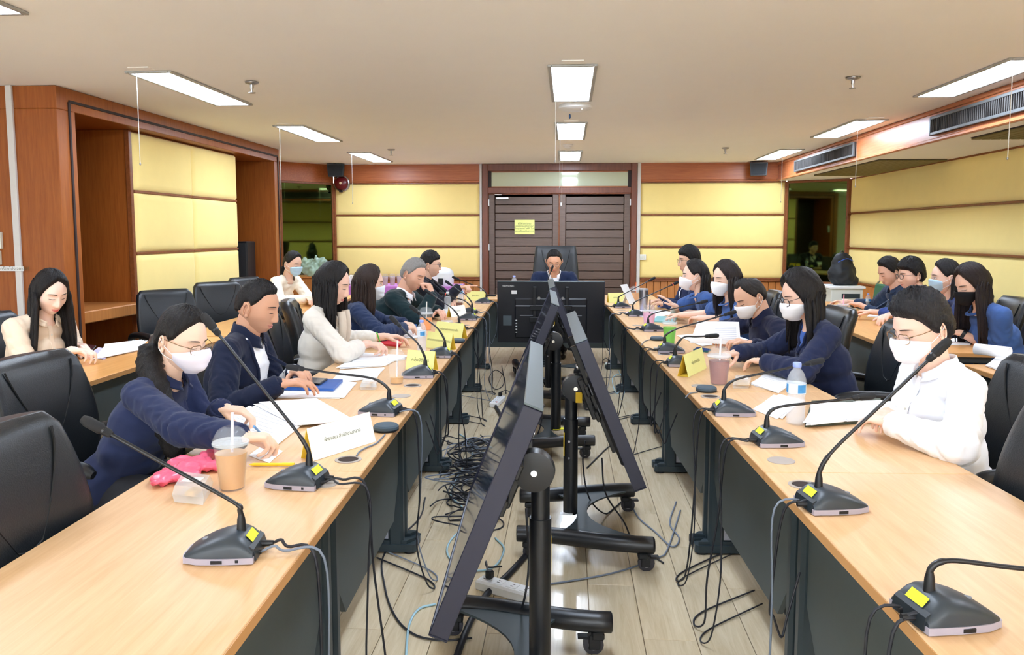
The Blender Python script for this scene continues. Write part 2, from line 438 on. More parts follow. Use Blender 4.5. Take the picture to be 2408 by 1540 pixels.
nw = struct('wall_niche', MB().box((XL-.12, (NY0+NY1)/2+.06, CEIL/2), (.1, NY1-NY0-.12, CEIL-.004)), mat('niche_back_dark', (42, 28, 24), .5, var=.1))
OPZ = 2.30; OY0, OY1 = 5.40, 9.17
def nbox(name, y0, y1, z0, z1, x0, x1, m, bev=.004): return mk(name, MB().box(((x0+x1)/2, (y0+y1)/2, (z0+z1)/2), (abs(x1-x0), y1-y0, z1-z0), bev=bev), m, nw)
nbox('head_board', NY0, NY1, OPZ, CEIL-.002, XL-.07, NX, M_WALLWOOD)
nbox('near_jamb', NY0, OY0, 0, OPZ, XL-.07, NX, M_WALLWOOD)
nbox('far_jamb', OY1, NY1, 0, OPZ, XL-.07, NX, M_WALLWOOD)
g = MB()
g.box((NX+.004, (NY0+.13+NY1-.05)/2, 2.365), (.012, NY1-NY0-.18, .018)); g.box((NX+.004, NY0+.13, 1.18), (.012, .018, 2.36)); g.box((NX+.004, NY1-.05, 1.18), (.012, .018, 2.36))
mk('inlay_groove', g, M_DARKGROOVE, nw)
# upholstered block inside the niche
PX = -3.60
PY0, PY1 = on_x(310, 400, PX).y, on_x(552, 400, PX).y
nbox('panel_block', PY0-.03, PY1+.01, 0, OPZ, XL-.06, PX-.012, M_WALLWOOD)
nbox('panel_edge_trim', PY0-.045, PY0-.005, 0, OPZ, PX-.03, PX+.012, M_TRIM)
pz = [(.28, .775), (.795, 1.275), (1.295, 1.79), (1.81, 2.285)]
for i in range(2):
    a = PY0+(PY1-PY0)*i/2; b = PY0+(PY1-PY0)*(i+1)/2
    for (z0, z1) in pz: padded('fabric_panel', nw, b-a-.006, z1-z0, M_YELLOW, MT(PX, (a+b)/2, z0, PI/2), .03)
    for z in (.785, 1.285, 1.80): nbox('trim_strip', a, b, z-.011, z+.011, PX, PX+.016, M_TRIM)
nbox('ledge_board', OY0, PY0-.04, .79, .88, XL-.05, NX-.06, M_WAINS, .008)
nbox('ledge_board', PY1+.02, OY1, .79, .88, XL-.05, NX-.06, M_WAINS, .008)
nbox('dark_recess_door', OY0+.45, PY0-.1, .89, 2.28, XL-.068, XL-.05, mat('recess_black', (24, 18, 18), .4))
# frontal wooden wall left of the niche
fw = struct('wall_left_front', MB().box(((XL-.07+XLL)/2, NY0+.045, CEIL/2), (XL-.07-XLL, .09, CEIL-.002)), M_WALLWOOD)
a = on_y(28, 300, NY0); b = on_y(46, 600, NY0)
struct('trim_3', MB().box(((a.x+b.x)/2+.0, NY0-.012, CEIL/2), (.045, .022, CEIL-.004), bev=.003), M_GREYSTRIP)
struct('wall_left_near', MB().box((XLL-.05, (YR+NY0)/2, CEIL/2), (.1, NY0-YR, CEIL)), mat('white_paint', (236, 238, 240), .8, var=.02))
M_WPAINT = mat('white_paint', (236, 238, 240), .8, var=.02)
wm = MB(); WZ0, WZ1 = .8, 2.3; fill_wins = [(-4.7, -2.4), (-2.0, .3), (.7, 3.0)]; xa = XLL  # unseen windows behind the camera, added to let in cool fill light
for (a, b) in fill_wins+[(XR, XR)]:
    wm.box(((xa+a)/2, YR-.05, CEIL/2), (a-xa, .1, CEIL))
    if b > a: wm.box(((a+b)/2, YR-.05, WZ0/2), (b-a, .1, WZ0)); wm.box(((a+b)/2, YR-.05, (WZ1+CEIL)/2), (b-a, .1, CEIL-WZ1))
    xa = b
wr_ = struct('wall_rear', wm, M_WPAINT)
for k, (a, b) in enumerate(fill_wins):
    fm = MB(); c = (a+b)/2
    for xx in (a+.03, c, b-.03): fm.box((xx, YR-.05, (WZ0+WZ1)/2), (.06, .06, WZ1-WZ0))
    for zz in (WZ0+.03, WZ1-.03): fm.box((c, YR-.05, zz), (b-a-.02, .06, .06))
    wf = struct('fill_window_%d' % (k+1), fm, M_GREYSTRIP)
    for s_ in (-1, 1): mk('pane', MB().box((c+s_*(b-a)/4, YR-.05, (WZ0+WZ1)/2), ((b-a)/2-.08, .006, WZ1-WZ0-.1)), mat('fill_window_glass', (245, 250, 252), .02, alpha=.08, spec=.5), wf)

# right wall
wr = struct('wall_right', MB().box((XR+.08, (YR+BY-.48)/2, CEIL/2), (.1, BY-.48-YR, CEIL)), M_WALLWOOD)
segs = [(YR, 2.6), (2.61, BY-.50)]
for (a, b) in segs:
    for (z0, z1) in ROWZ: padded('fabric_panel', wr, b-a, z1-z0, M_YELLOW, MT(XR+.03, (a+b)/2, z0, -PI/2))
    for z in (.80, 1.256, 1.718): mk('trim_strip', MB().box((XR+.006, (a+b)/2, z), (.03, b-a, .022), bev=.004), M_TRIM, wr)
    n = int((b-a)/.3)
    for i in range(n): mk('wainscot_board', MB().box((XR+.016, a+(b-a)*(i+.5)/n, .4), (.03, (b-a)/n-.006, .77), bev=.004), M_WAINS, wr)
mk('wall_end_trim', MB().box((XR+.005, BY-.49, 1.22), (.05, .03, 1.93), bev=.006), M_TRIM, wr)
# soffit beam
BX = 2.96; BZ = 2.19
bm_ = struct('trim_4', MB().box(((BX+XR)/2+.02, (YR+BY)/2, (BZ+CEIL)/2), (XR-BX+.0, BY-YR, CEIL-BZ-.002)), M_CEIL, label='boxed soffit beam along the right wall')
mk('beam_face', MB().box((BX+.012, (YR+BY)/2, (BZ+CEIL)/2), (.02, BY-YR, CEIL-BZ-.004)), M_BEAMWOOD, bm_)
mk('beam_moulding', MB().box((BX-.004, (YR+BY)/2, BZ+.014), (.03, BY-YR, .03), bev=.008), M_BEAMWOOD, bm_)
mk('beam_moulding', MB().box((BX-.002, (YR+BY)/2, CEIL-.02), (.024, BY-YR, .035), bev=.006), M_BEAMWOOD, bm_)
def grille(ya, yb, z0, z1, label):
    t = thing('ac_grille', label, 'air vent', (BX, (ya+yb)/2, (z0+z1)/2), 0, 'dark air grilles in the soffit beam')
    L = yb-ya; H = z1-z0
    mk('recess_plate', MB().box((-.003, 0, 0), (.012, L, H)), M_AC, t)
    fr = MB()
    for s_ in (-1, 1):
        fr.box((-.014, s_*(L/2-.012), 0), (.03, .024, H), bev=.003); fr.box((-.014, 0, s_*(H/2-.012)), (.03, L-.05, .024), bev=.003)
    mk('frame', fr, mat('grille_frame', (74, 76, 76), .45), t)
    n = int(L/.028); vm = None
    for i in range(n):
        y = -L/2+.03+(L-.06)*(i+.5)/n
        if vm is None:
            o = mk('vane', MB().box((0, 0, 0), (.018, .006, H-.05)), M_VANE, t, loc=(-.016, y, 0)); vm = o.data
        else: o = link(bpy.data.objects.new('vane', vm), t, (-.016, y, 0))
        o.rotation_euler = (0, 0, random.uniform(.2, .5))
gz0, gz1 = on_x(1872, 403, BX).z, on_x(1872, 378, BX).z
grille(on_x(2013, 350, BX).y, on_x(1872, 390, BX).y, BZ+.055, CEIL-.06, 'dark slatted air grille farther along the soffit beam, near the wall speaker')
grille(on_x(2193, 300, BX).y-1.75, on_x(2193, 300, BX).y, BZ+.055, CEIL-.06, 'dark slatted air grille in the soffit beam nearest the camera')
def louvre(ya, yb, label):
    xa, xb = BX+.14, XR-.03
    t = thing('soffit_louvre', label, 'air vent', ((xa+xb)/2, (ya+yb)/2, BZ), 0, 'louvred panels under the soffit')
    mk('back_plate', MB().box((0, 0, -.003), (xb-xa, yb-ya, .008)), M_AC, t)
    n = 9; vm = None
    for i in range(n):
        xx = -(xb-xa)/2+(xb-xa)*(i+.5)/n
        if vm is None: o = mk('slat', MB().box((0, 0, 0), ((xb-xa)/n-.008, yb-ya, .01), bev=.002), M_LOUVRE, t, loc=(xx, 0, -.012)); vm = o.data
        else: link(bpy.data.objects.new('slat', vm), t, (xx, 0, -.012))
ly0, ly1 = on_z(2175, 383, BZ).y, on_z(1885, 417, BZ).y
louvre(8.2, 10.3, 'olive slatted panel under the soffit above the far right desks')
louvre(4.1, 6.4, 'olive slatted panel under the soffit nearest the camera')

# ------------------------------------------------------------------ ceiling fittings
LW_, LL_ = .30, 1.27
M_DIFFOFF = mat('unlit_diffuser', (232, 234, 234), .5, var=.02)
def ceiling_light(x, y, label, cord=None, lit=True):
    t = thing('ceiling_light', label, 'ceiling light', (x, y, CEIL), 0, 'recessed fluorescent panels')
    fr = MB()
    for s_ in (-1, 1):
        fr.box((s_*(LW_/2-.012), 0, -.007), (.024, LL_, .014), bev=.003); fr.box((0, s_*(LL_/2-.012), -.007), (LW_-.048, .024, .014), bev=.003)
    mk('frame', fr, M_LIGHTFRAME, t)
    mk('diffuser', MB().box((0, 0, -.006), (LW_-.05, LL_-.05, .008)), M_DIFF if lit else M_DIFFOFF, t)
    mk('access_cover', MB().box((0, -LL_/2-.07, -.003), (.13, .09, .006), bev=.002), M_CEIL, t)
    if cord:
        c = mk('pull_cord', MB().tube([(-.1, -LL_/2+.05, -.01), (-.1, -LL_/2+.05, -cord)], .0022, 6), M_CORD, t)
        mk('bead', MB().ell((-.1, -LL_/2+.05, -cord-.006), (.006, .006, .009), 8, 6), M_METAL, c)
cols = [(-2.60, 'left'), (.02, 'middle'), (2.66, 'right')]
ys = [(-1.95, 'behind'), (.5, 'overhead'), (2.97, 'near'), (5.43, 'first'), (7.88, 'second'), (10.35, 'last')]
for cx, cn in cols:
    for cy, yn in ys:
        if yn == 'near': cy = 2.88 if cn == 'left' else 2.62
        lab = {'behind': 'lit ceiling panel of the %s row, behind the camera', 'overhead': 'switched off ceiling panel of the %s row, above the camera', 'near': 'lit ceiling panel of the %s row, at the top edge of the picture',
               'first': 'largest fully visible lit ceiling panel of the %s row', 'second': 'second lit ceiling panel of the %s row, between the largest and smallest', 'last': 'lit ceiling panel of the %s row nearest the back wall'}[yn] % cn
        cord = {'first': .56, 'second': .58, 'last': .62}.get(yn)
        ceiling_light(cx, cy, lab, cord, yn != 'overhead')
def sprinkler(px, py, label):
    p = on_z(px, py, CEIL)
    t = thing('sprinkler', label, 'sprinkler', p, 0, 'ceiling sprinklers')
    mk('escutcheon', MB().lathe([(.0, -.001), (.045, -.002), (.042, -.012), (.016, -.02), (.0, -.02)], n=20, cap=False), M_METAL, t, 'all')
    mk('stem', MB().lathe([(.012, -.018), (.012, -.04), (.007, -.05), (.007, -.07)], n=12), M_METAL, t, 30)
    mk('deflector', MB().lathe([(.022, -.07), (.022, -.074)], n=12), M_METAL, t)
sprinkler(592, 192, 'chrome sprinkler head on the ceiling right of the largest left light panel')
sprinkler(920, 351, 'chrome sprinkler head on the ceiling near the fire bell')
sprinkler(2006, 181, 'chrome sprinkler head on the ceiling left of the largest right light panel')
sprinkler(1706, 347, 'chrome sprinkler head on the ceiling near the right back speaker')
p = on_z(1353, 247, CEIL)
ap = thing('access_point', 'white rounded wireless access point on the ceiling between light panels', 'access point', p)
mk('housing', MB().lathe([(.0, 0), (.125, -.0), (.13, -.01), (.13, -.028), (.11, -.038), (0, -.042)], n=32, cap=False), M_WHITEP, ap, 40)
mk('status_light', MB().ell((.05, -.06, -.04), (.004, .004, .003), 8, 6), mat('status_led', (255, 255, 255), emit=(255, 255, 255), estr=4), ap)
p = on_z(1340, 268, CEIL)
tag(mk('blue_hook', MB().lathe([(.004, 0), (.008, -.012), (.008, -.03), (.003, -.04)], n=10).xf(Matrix.Translation(p)), mat('hook_blue', (60, 96, 150), .4)), 'tiny blue hook hanging from the ceiling beyond the access point', 'hook')
p = on_z(1335, 340, CEIL)
sd = thing('smoke_detector', 'small round white smoke detector on the ceiling by the last middle light', 'smoke detector', p)
mk('base', MB().lathe([(.06, 0), (.062, -.012), (.05, -.02)], n=24), M_WHITEP, sd, 40)
mk('sensor_dome', MB().lathe([(.04, -.018), (.042, -.034), (.028, -.045), (0, -.047)], n=24, cap=False), M_WHITEP, sd, 40)
# wall speakers, fire bell
def wallspk(px, py, y, label, rz):
    p = on_y(px, py, y)
    t = thing('wall_speaker', label, 'loudspeaker', (p.x, p.y, p.z), rz, 'black wall loudspeakers')
    pr = [(-.12, .08), (.12, .08), (.105, -.09), (-.105, -.09)]
    mk('cabinet', MB().prism(pr, 'y', -.09, .09), M_BLACKP, t, 30)
    mk('front_grille', MB().prism([(-.105, .07), (.105, .07), (.092, -.078), (-.092, -.078)], 'y', -.1, -.088), mat('speaker_mesh', (34, 38, 42), .8, bump=.3, bscale=600), t)
    mk('bracket', MB().box((0, .1, .06), (.2, .05, .02)).box((0, .02, .088), (.24, .14, .008)), M_BLACKM, t)
wallspk(790, 401, BY-.22, 'black wall speaker above the red fire bell', RAD(12))
wallspk(1784, 398, BY-.16, 'black wall speaker under the ceiling at the soffit beam end', RAD(-12))
p = on_y(803, 431, BY-.08)
fb = thing('fire_bell', 'round dark red fire alarm bell in the back left corner', 'bell', p)
My = Matrix.Rotation(PI/2, 4, 'X')
mk('back_ring', MB().lathe([(.118, -.05), (.118, 0), (.104, .01), (.1, -.02)], n=36, M=My, cap=False), M_METAL, fb, 40)
mk('gong', MB().lathe([(.1, 0), (.098, .02), (.08, .04), (.04, .052), (0, .054)], n=36, M=My, cap=False), M_RED, fb, 'all')
mk('centre_boss', MB().lathe([(.02, .05), (.018, .06), (0, .062)], n=16, M=My, cap=False), mat('boss_cream', (214, 190, 150), .5), fb, 40)
mk('striker_box', MB().box((-.01, -.0, -.118), (.05, .04, .025), bev=.005), M_BLACKP, fb)
# switches etc
def plate(name, px0, py0, px1, py1, y, m, label, cat, d=.02, group=None):
    a = on_y(px0, py0, y); b = on_y(px1, py1, y)
    t = thing(name, label, cat, ((a.x+b.x)/2, y, (a.z+b.z)/2), 0, group)
    mk('plate', MB().box((0, -d/2, 0), (abs(b.x-a.x), d, abs(a.z-b.z)), bev=.004), m, t)
    return t, abs(b.x-a.x), abs(a.z-b.z)
t, w, h = plate('wall_switch', 1502, 598, 1519, 611, BY-.005, M_WHITEP, 'white switch plate on the yellow wall right of the double door', 'switch')
for i in range(3): mk('rocker', MB().box(((i-1)*w*.26, -.022, 0), (w*.18, .008, h*.6), bev=.002), M_CREAMP, t)
t, w, h = plate('wall_switch', -22, 545, 9, 585, NY0, M_CREAMP, 'upper cream switch box on the wooden wall at the left picture edge', 'switch', .03)
mk('rocker', MB().box((0, -.033, 0), (w*.3, .008, h*.5), bev=.002), M_WHITEP, t)
t, w, h = plate('wall_switch', -22, 589, 6, 623, NY0, M_CREAMP, 'lower cream switch box on the wooden wall at the left picture edge', 'switch', .03)
mk('rocker', MB().box((0, -.033, 0), (w*.3, .008, h*.5), bev=.002), M_WHITEP, t)
a = on_y(-30, 626, NY0); b = on_y(62, 637, NY0)
t = thing('wall_label', 'long white paper label strip crossing the grey conduit on the left wooden wall', 'label', ((a.x+b.x)/2, NY0-.025, (a.z+b.z)/2))
mk('strip', MB().box((0, 0, 0), (b.x-a.x, .002, a.z-b.z)), M_WHITEP, t)
mk('printed_line', text_mb('เปิด - ปิด เครื่องโปรเจคเตอร์', .03, Matrix.Translation((.015, -.0018, 0)) @ Matrix.Rotation(PI/2, 4, 'X')), M_INK, t)
p = on_x(160, 515, NX-.05)
t = thing('wall_phone', 'small white intercom handset holder on the dark niche side', 'intercom', (NX-.06, OY0+.012, p.z))
mk('holder', MB().box((0, 0, 0), (.05, .03, .16), bev=.008), M_WHITEP, t)
mk('button', MB().box((.01, .02, -.04), (.02, .01, .05), bev=.003), M_BLACKP, t)
# tall black loudspeaker in the far part of the niche
sy = (PY1+OY1)/2+.12
t = thing('niche_speaker', 'tall black loudspeaker box standing inside the far end of the niche', 'loudspeaker', (XL+.27, sy, .88))
mk('cabinet', MB().box((0, 0, .24), (.24, .24, .48), bev=.01), M_BLACKP, t)
mk('front_grille', MB().box((.01, -.125, .24), (.2, .012, .44), bev=.004), mat('speaker_mesh', (34, 38, 42), .8), t)
# ------------------------------------------------------------------ conference tables
TZ = .74; TW = .62; TL = 1.215
LA, LB = on_z(852.5, 1108.5, TZ), on_z(1164, 703, TZ)
RA, RB = on_z(1798.6, 1110, TZ), on_z(1418, 710, TZ)
dL = (LB-LA).normalized(); dR = (RB-RA).normalized()
aL = math.atan2(dL.y, dL.x)-PI/2; aR = math.atan2(dR.y, dR.x)-PI/2        # rotation of each row about z
def rowL(s, off): return LA + dL*s + Vector((-dL.y, dL.x, 0))*off          # off>0 : outwards (away from the aisle)
def rowR(s, off): return RA + dR*s + Vector((dR.y, -dR.x, 0))*off
M_GROM = mat('grommet_grey', (170, 160, 152), .45, var=.05)
M_HOLE = mat('grommet_hole', (40, 22, 18), .7)
def make_table(L=TL, Wd=TW, top=M_TABLE, grom=True):
    """local frame: aisle edge at x=0, table body towards +x, length along y centred"""
    t = thing('conference_table', 'x', 'table', (0, 0, 0))
    mk('tabletop', MB().box((Wd/2, 0, TZ-.012), (Wd-.002, L-.004, .024), bev=.002), top, t)
    mk('edge_band', MB().box((-.0006, 0, TZ-.0135), (.002, L-.004, .023)).box((Wd/2, -L/2+.001, TZ-.0135), (Wd-.004, .002, .023)).box((Wd/2, L/2-.001, TZ-.0135), (Wd-.004, .002, .023)), M_EDGE, t)
    for sy in (-1, 1):
        y = sy*(L/2-.045)
        lg = mk('leg', MB().box((.13, y, .37), (.07, .05, .68), bev=.012), M_LEGGREY, t)
        f = MB()
        pts = [(.035, -.02), (.05, -.032), (.50, -.032), (.53, -.02), (.53, .02), (.50, .032), (.05, .032), (.035, .02)]
        f.prism([(a, b+y) for a, b in pts], 'z', .012, .045)
        f.prism([(.05, y-.02), (.5, y-.02), (.47, y+.02), (.08, y+.02)], 'z', .045, .06)
        mk('foot', f, M_LEGGREY, lg, 30)
        for xx in (.07, .49): mk('foot_pad', MB().lathe([(.028, 0), (.028, .014)], (xx, y, 0), 14), M_BLACKP, lg)
        mk('side_plate', MB().box((.235, y, .385), (.145, .022, .64)), M_LEGPLATE, lg)
        mk('top_bracket', MB().box((.29, y, TZ-.045), (.44, .05, .04), bev=.004), M_LEGGREY, lg)
    h = L/2-.075
    p = [(-h, .2+.16), (-h+.12, .2), (h-.12, .2), (h, .2+.16), (h, TZ-.027), (-h, TZ-.027)]
    mk('modesty_panel', MB().prism(p, 'x', .112, .13), M_MODESTY, t)
    if grom:
        g = mk('grommet', MB().lathe([(.042, TZ-.001), (.042, TZ+.002), (.033, TZ+.003), (.032, TZ+.0008)], (.075, L/2-.12, 0), 24, cap=False), M_GROM, t, 40)
        mk('hole', MB().lathe([(0, TZ+.0009), (.033, TZ+.0009)], (.075, L/2-.12, 0), 24, cap=False), M_HOLE, g)
        g = mk('grommet', MB().lathe([(.042, TZ-.001), (.042, TZ+.002), (.0, TZ+.0032)], (.085, -L/2+.12, 0), 24, cap=False), M_GROM, t, 40)
    return t
pos_names = ['nearest the camera', 'second from the camera', 'third from the camera', 'fourth from the camera', 'fifth from the camera', 'sixth from the camera']
proto_t = None
for side in ('L', 'R'):
    for i in range(6):
        s_ = -TL/2+TL*i
        lab = 'beech topped table with dark grey panel in the %s row, %s' % ('left' if side == 'L' else 'right', pos_names[i])
        jit = random.uniform(-.004, .004)
        if side == 'L': loc = rowL(s_, jit); rz = aL+PI
        else: loc = rowR(s_, jit+(.012 if i >= 4 else 0)); rz = aR
        loc = Vector((loc.x, loc.y, 0))
        if proto_t is None: proto_t = make_table(); t = proto_t; t.location = loc; t.rotation_euler = (0, 0, rz); t['label'] = lab
        else: t = dup(proto_t, loc, rz, lab)
        t['group'] = 'conference tables in two long rows'
# head table
hy = max(rowL(5*TL, 0).y, rowR(5*TL, 0).y)+.035
hx0, hx1 = rowL(5*TL, TW).x, rowR(5*TL, TW).x
for i in range(2):
    HL = (hx1-hx0)/2
    t = make_table(HL, .66, M_TABLE, False)
    t.location = (hx0+HL*(i+.5), hy, 0); t.rotation_euler = (0, 0, PI/2)
    t['label'] = 'beech head table across the end of the rows, %s half' % ('left' if i == 0 else 'right'); t['group'] = 'head tables'
HY = hy
# second row desks
SIDE = []
def over_table(p, m=.0):
    for A0, dd, s_ in ((LA, dL, 1), (RA, dR, -1)):
        v = p-A0; a = v.dot(dd); b = v.dot(Vector((-dd.y, dd.x, 0)))*s_
        if -TL-m < a < 5*TL+m and -m < b < TW+m: return True
    if hx0-m < p.x < hx1+m and HY-m < p.y < HY+.66+m: return True
    for M_, L_, W_ in SIDE:
        q = M_.inverted() @ Vector((p.x, p.y, 0))
        if -m < q.x < W_+m and abs(q.y) < L_/2+m: return True
    return False
def desk2(loc, rz, L, Wd, label):
    t = make_table(L, Wd, M_DESK2, False); t.location = loc; t.rotation_euler = (0, 0, rz); t['label'] = label; t['group'] = 'second row desks'
    t.name = 'side_desk'; SIDE.append((Matrix.Translation(loc) @ Matrix.Rotation(rz, 4, 'Z'), L, Wd)); return t
D2X = -2.30
desk2((D2X, 2.5, 0), PI+aL*.6, 1.8, .45, 'orange toned side desk at the left picture edge')
desk2((D2X-.02, 4.33, 0), PI+aL*.6, 1.8, .45, 'orange toned side desk under the seated woman in a beige blouse')
desk2((D2X-.05, 6.16, 0), PI+aL*.6, 1.8, .45, 'orange toned side desk before the yellow niche panels')
desk2((D2X-.08, 7.99, 0), PI+aL*.6, 1.8, .45, 'farthest orange toned side desk on the left')
D2R = 2.06
desk2((D2R, 5.75, 0), RAD(-2), 1.8, .58, 'side desk before the two seated women on the right')
desk2((D2R+.11, 7.57, 0), RAD(-3), 1.8, .58, 'side desk before the two seated young men on the right')
desk2((D2R+.1, 3.52, 0), 0, 1.8, .58, 'side desk with curled white papers at the right picture edge')

# ------------------------------------------------------------------ display carts
M_SCREEN = mat('dark_glossy_screen', (30, 34, 62), .07, var=.04, spec=.7, coat=.3)
M_TVBACK = mat('tv_back_black', (20, 22, 30), .4, var=.06, spec=.5)
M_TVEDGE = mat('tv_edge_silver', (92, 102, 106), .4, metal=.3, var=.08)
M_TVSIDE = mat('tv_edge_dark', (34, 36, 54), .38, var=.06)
M_STICKY = mat('yellow_sticker', (232, 190, 40), .6)
M_TAPEY = mat('yellow_tape', (236, 232, 30), .6)
def make_cart(name, label, loc, rz, tilt, hz=.70, front=.15, logo=True, lower=.0, MWD=1.12, dx=.0):
    """faces local +y; screen width along local x"""
    t = thing(name, label, 'display', loc, rz, 'rolling display carts in the aisle')
    # base
    for sx in (-1, 1):
        xt = lambda y_: sx*(.31+.035*math.sin(PI*.5*max(-1, min(1, (y_-.05)/.3)))*1.6)
        yy_ = [-.25, -.245]+[-.2+.06*q for q in range(10)]+[.345, .35]
        tb = mk('base_tube', MB().tube([(xt(y_), y_, .115) for y_ in yy_], [.03]+[.036]*(len(yy_)-2)+[.03], 16), M_BLACKM, t, 50)
        for y in (-.2, .3):
            x = xt(y)
            c = mk('caster', MB().box((x, y, .07), (.05, .045, .028), bev=.006).box((x-.018, y+.012, .048), (.008, .04, .05), bev=.003).box((x+.018, y+.012, .048), (.008, .04, .05), bev=.003).box((x, y+.05, .062), (.035, .04, .008), bev=.003), M_BLACKP, t)
            mk('wheel', MB().lathe([(.02, -.012), (.036, -.01), (.036, .01), (.02, .012)], (x, y+.015, .0365), 20, Matrix.Rotation(PI/2, 4, 'Y')), mat('caster_wheel', (52, 52, 60), .5), c, 40)
            mk('wheel_disc', MB().lathe([(.018, -.0145), (.018, .0145)], (x, y+.015, .0365), 16, Matrix.Rotation(PI/2, 4, 'Y')), M_METAL, c)
    pl = MB(); N_ = 14; top = []; 
    for i in range(N_+1):
        u = -1+2*i/N_; yy = .10+.22*abs(u)**2.2
        top.append((u*.31, .05+yy-.07))
    bot = [(u, .05-(v-.05)*.62) for (u, v) in top][::-1]
    pl.prism(top+bot, 'z', .118, .126)
    mk('base_plate', pl, M_BLACKB, t, 30)
    po = mk('pole', MB().tube([(0, 0, .12), (0, 0, hz-.12)], .034, 20).tube([(0, 0, hz-.13), (0, 0, hz+.03)], .029, 20), M_BLACKM, t, 40)
    mk('warning_sticker', MB().box((.012, -.0325, hz-.24), (.025, .004, .11)), M_STICKY, po)
    for z in (hz-.3, hz-.22): mk('bolt', MB().lathe([(.006, 0), (.006, .012)], (.032, -.01, z), 8, Matrix.Rotation(PI/2, 4, 'Y')), M_CHROME, po)
    hg = MB()
    hg.lathe([(.03, -.035), (.062, -.03), (.066, 0), (.062, .03), (.03, .035)], (0, .02, hz+.03), 28, Matrix.Rotation(PI/2, 4, 'Y'))
    h = mk('tilt_hinge', hg, M_BLACKM, t, 35)
    mk('hinge_tab', MB().box((.04, .035, hz-.01), (.006, .03, .05)), M_STICKY, h)
    mk('hinge_bolt', MB().lathe([(.01, -.042), (.01, .042)], (0, .02, hz+.03), 12, Matrix.Rotation(PI/2, 4, 'Y')), M_CHROME, h)
    # display, built upright with centre at origin, front +y
    H = MWD*.578; D = .035
    R = Matrix.Translation((dx, front, hz+.03-lower)) @ Matrix.Rotation(tilt, 4, 'X')
    br = MB()
    for sx in (-1, 1):
        br.box((sx*.16, -.055, .0), (.035, .03, .52), bev=.004)
    br.box((0, -.07, .05), (.42, .02, .05), bev=.004).box((0, -.07, -.07), (.42, .02, .05), bev=.004).box((0, -.085, -.01), (.16, .03, .2), bev=.005)
    mk('mount_bracket', br.xf(R), M_BLACKM, t)
    sc_ = mk('display_housing', MB().box((0, -.018, 0), (MWD, .040, H), bev=.004).box((0, -.03, -.06), (MWD*.68, .04, H*.66), bev=.012).xf(R), M_TVBACK, t)
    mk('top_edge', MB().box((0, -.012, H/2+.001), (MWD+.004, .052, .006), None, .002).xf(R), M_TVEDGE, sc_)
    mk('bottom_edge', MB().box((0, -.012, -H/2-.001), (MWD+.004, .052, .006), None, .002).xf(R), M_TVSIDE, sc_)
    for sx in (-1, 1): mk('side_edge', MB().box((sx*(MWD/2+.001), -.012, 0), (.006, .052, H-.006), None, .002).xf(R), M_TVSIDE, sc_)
    mk('screen', MB().box((0, .006, 0), (MWD-.012, .008, H-.012)).xf(R), M_SCREEN, sc_)
    M_VENT = mat('vent_grey', (120, 124, 132), .5)
    mk('vent_slot', MB().box((0, -.052, H*.11), (MWD*.66, .006, .012)).xf(R), M_VENT, sc_)
    for sx in (-1, 1): mk('vent_slot', MB().box((sx*MWD*.22, -.052, -.03), (.15, .006, .01)).xf(R), M_VENT, sc_)
    if logo:
        mk('brand_lettering', text_mb('VIEWSONIC', .022, R @ Matrix.Translation((-MWD*.40, -.0395, H*.43)) @ Matrix.Rotation(PI/2, 4, 'X')), M_WHITEP, sc_)
        mk('info_label', MB().box((-MWD*.345, -.039, H*.33), (.055, .003, .035)).xf(R), M_WHITEP, sc_)
        mk('spec_label', MB().box((-MWD*.41, -.039, -H*.14), (.085, .003, .1)).xf(R), mat('spec_label_grey', (84, 96, 104), .6), sc_)
        for i in range(5): mk('port', MB().box((-MWD*.325, -.052, -H*(.13+.05*i)), (.016, .004, .009)).xf(R), M_WHITEP, sc_)
        for sx in (-1, 1): mk('mount_bolt', MB().lathe([(.014, -.078), (.014, -.062)], (0, 0, 0), 14, Matrix.Rotation(-PI/2, 4, 'X')).xf(Matrix.Translation((sx*.1175, 0, H*.24))).xf(R), M_METAL, sc_)
    return t
TY = (aL+aR)/2
def cart_at(pxb, pyb, D, x=None): return Vector((x, D, 0))
mc1 = make_cart('display_cart', 'nearest tilted display on a rolling stand, screen turned to the left row', (-.08, 2.36, 0), PI/2+TY, RAD(22), dx=.11)
mc2 = make_cart('display_cart', 'nearest display on a rolling stand with its screen turned to the right row', (on_z(1341, 1203, .126).x, on_z(1341, 1203, .126).y, 0), -PI/2+TY, RAD(22))
mc3 = make_cart('display_cart', 'second left-facing tilted display with yellow tape at its stand foot', (on_z(1307, 1008, .126).x, on_z(1307, 1008, .126).y, 0), PI/2+TY, RAD(22))
mc4 = make_cart('display_cart', 'far right-facing tilted display behind the other carts', (-.16, 6.75, 0), -PI/2+TY, RAD(22))
mc5 = make_cart('display_cart', 'upright display seen from behind in front of the head table', (on_y(1296, 700, 7.85).x, 7.76, 0), TY, RAD(4), hz=.62, front=.09, lower=-.02, MWD=1.06)
mk('floor_tape', MB().box((.0, -.05, .1285), (.05, .1, .003)).box((.0, -.0, .1285), (.09, .04, .003)), M_TAPEY, mc3)
mk('paper_tag', MB().box((.03, -.02, .128), (.035, .06, .002)), M_WHITEP, mc2)

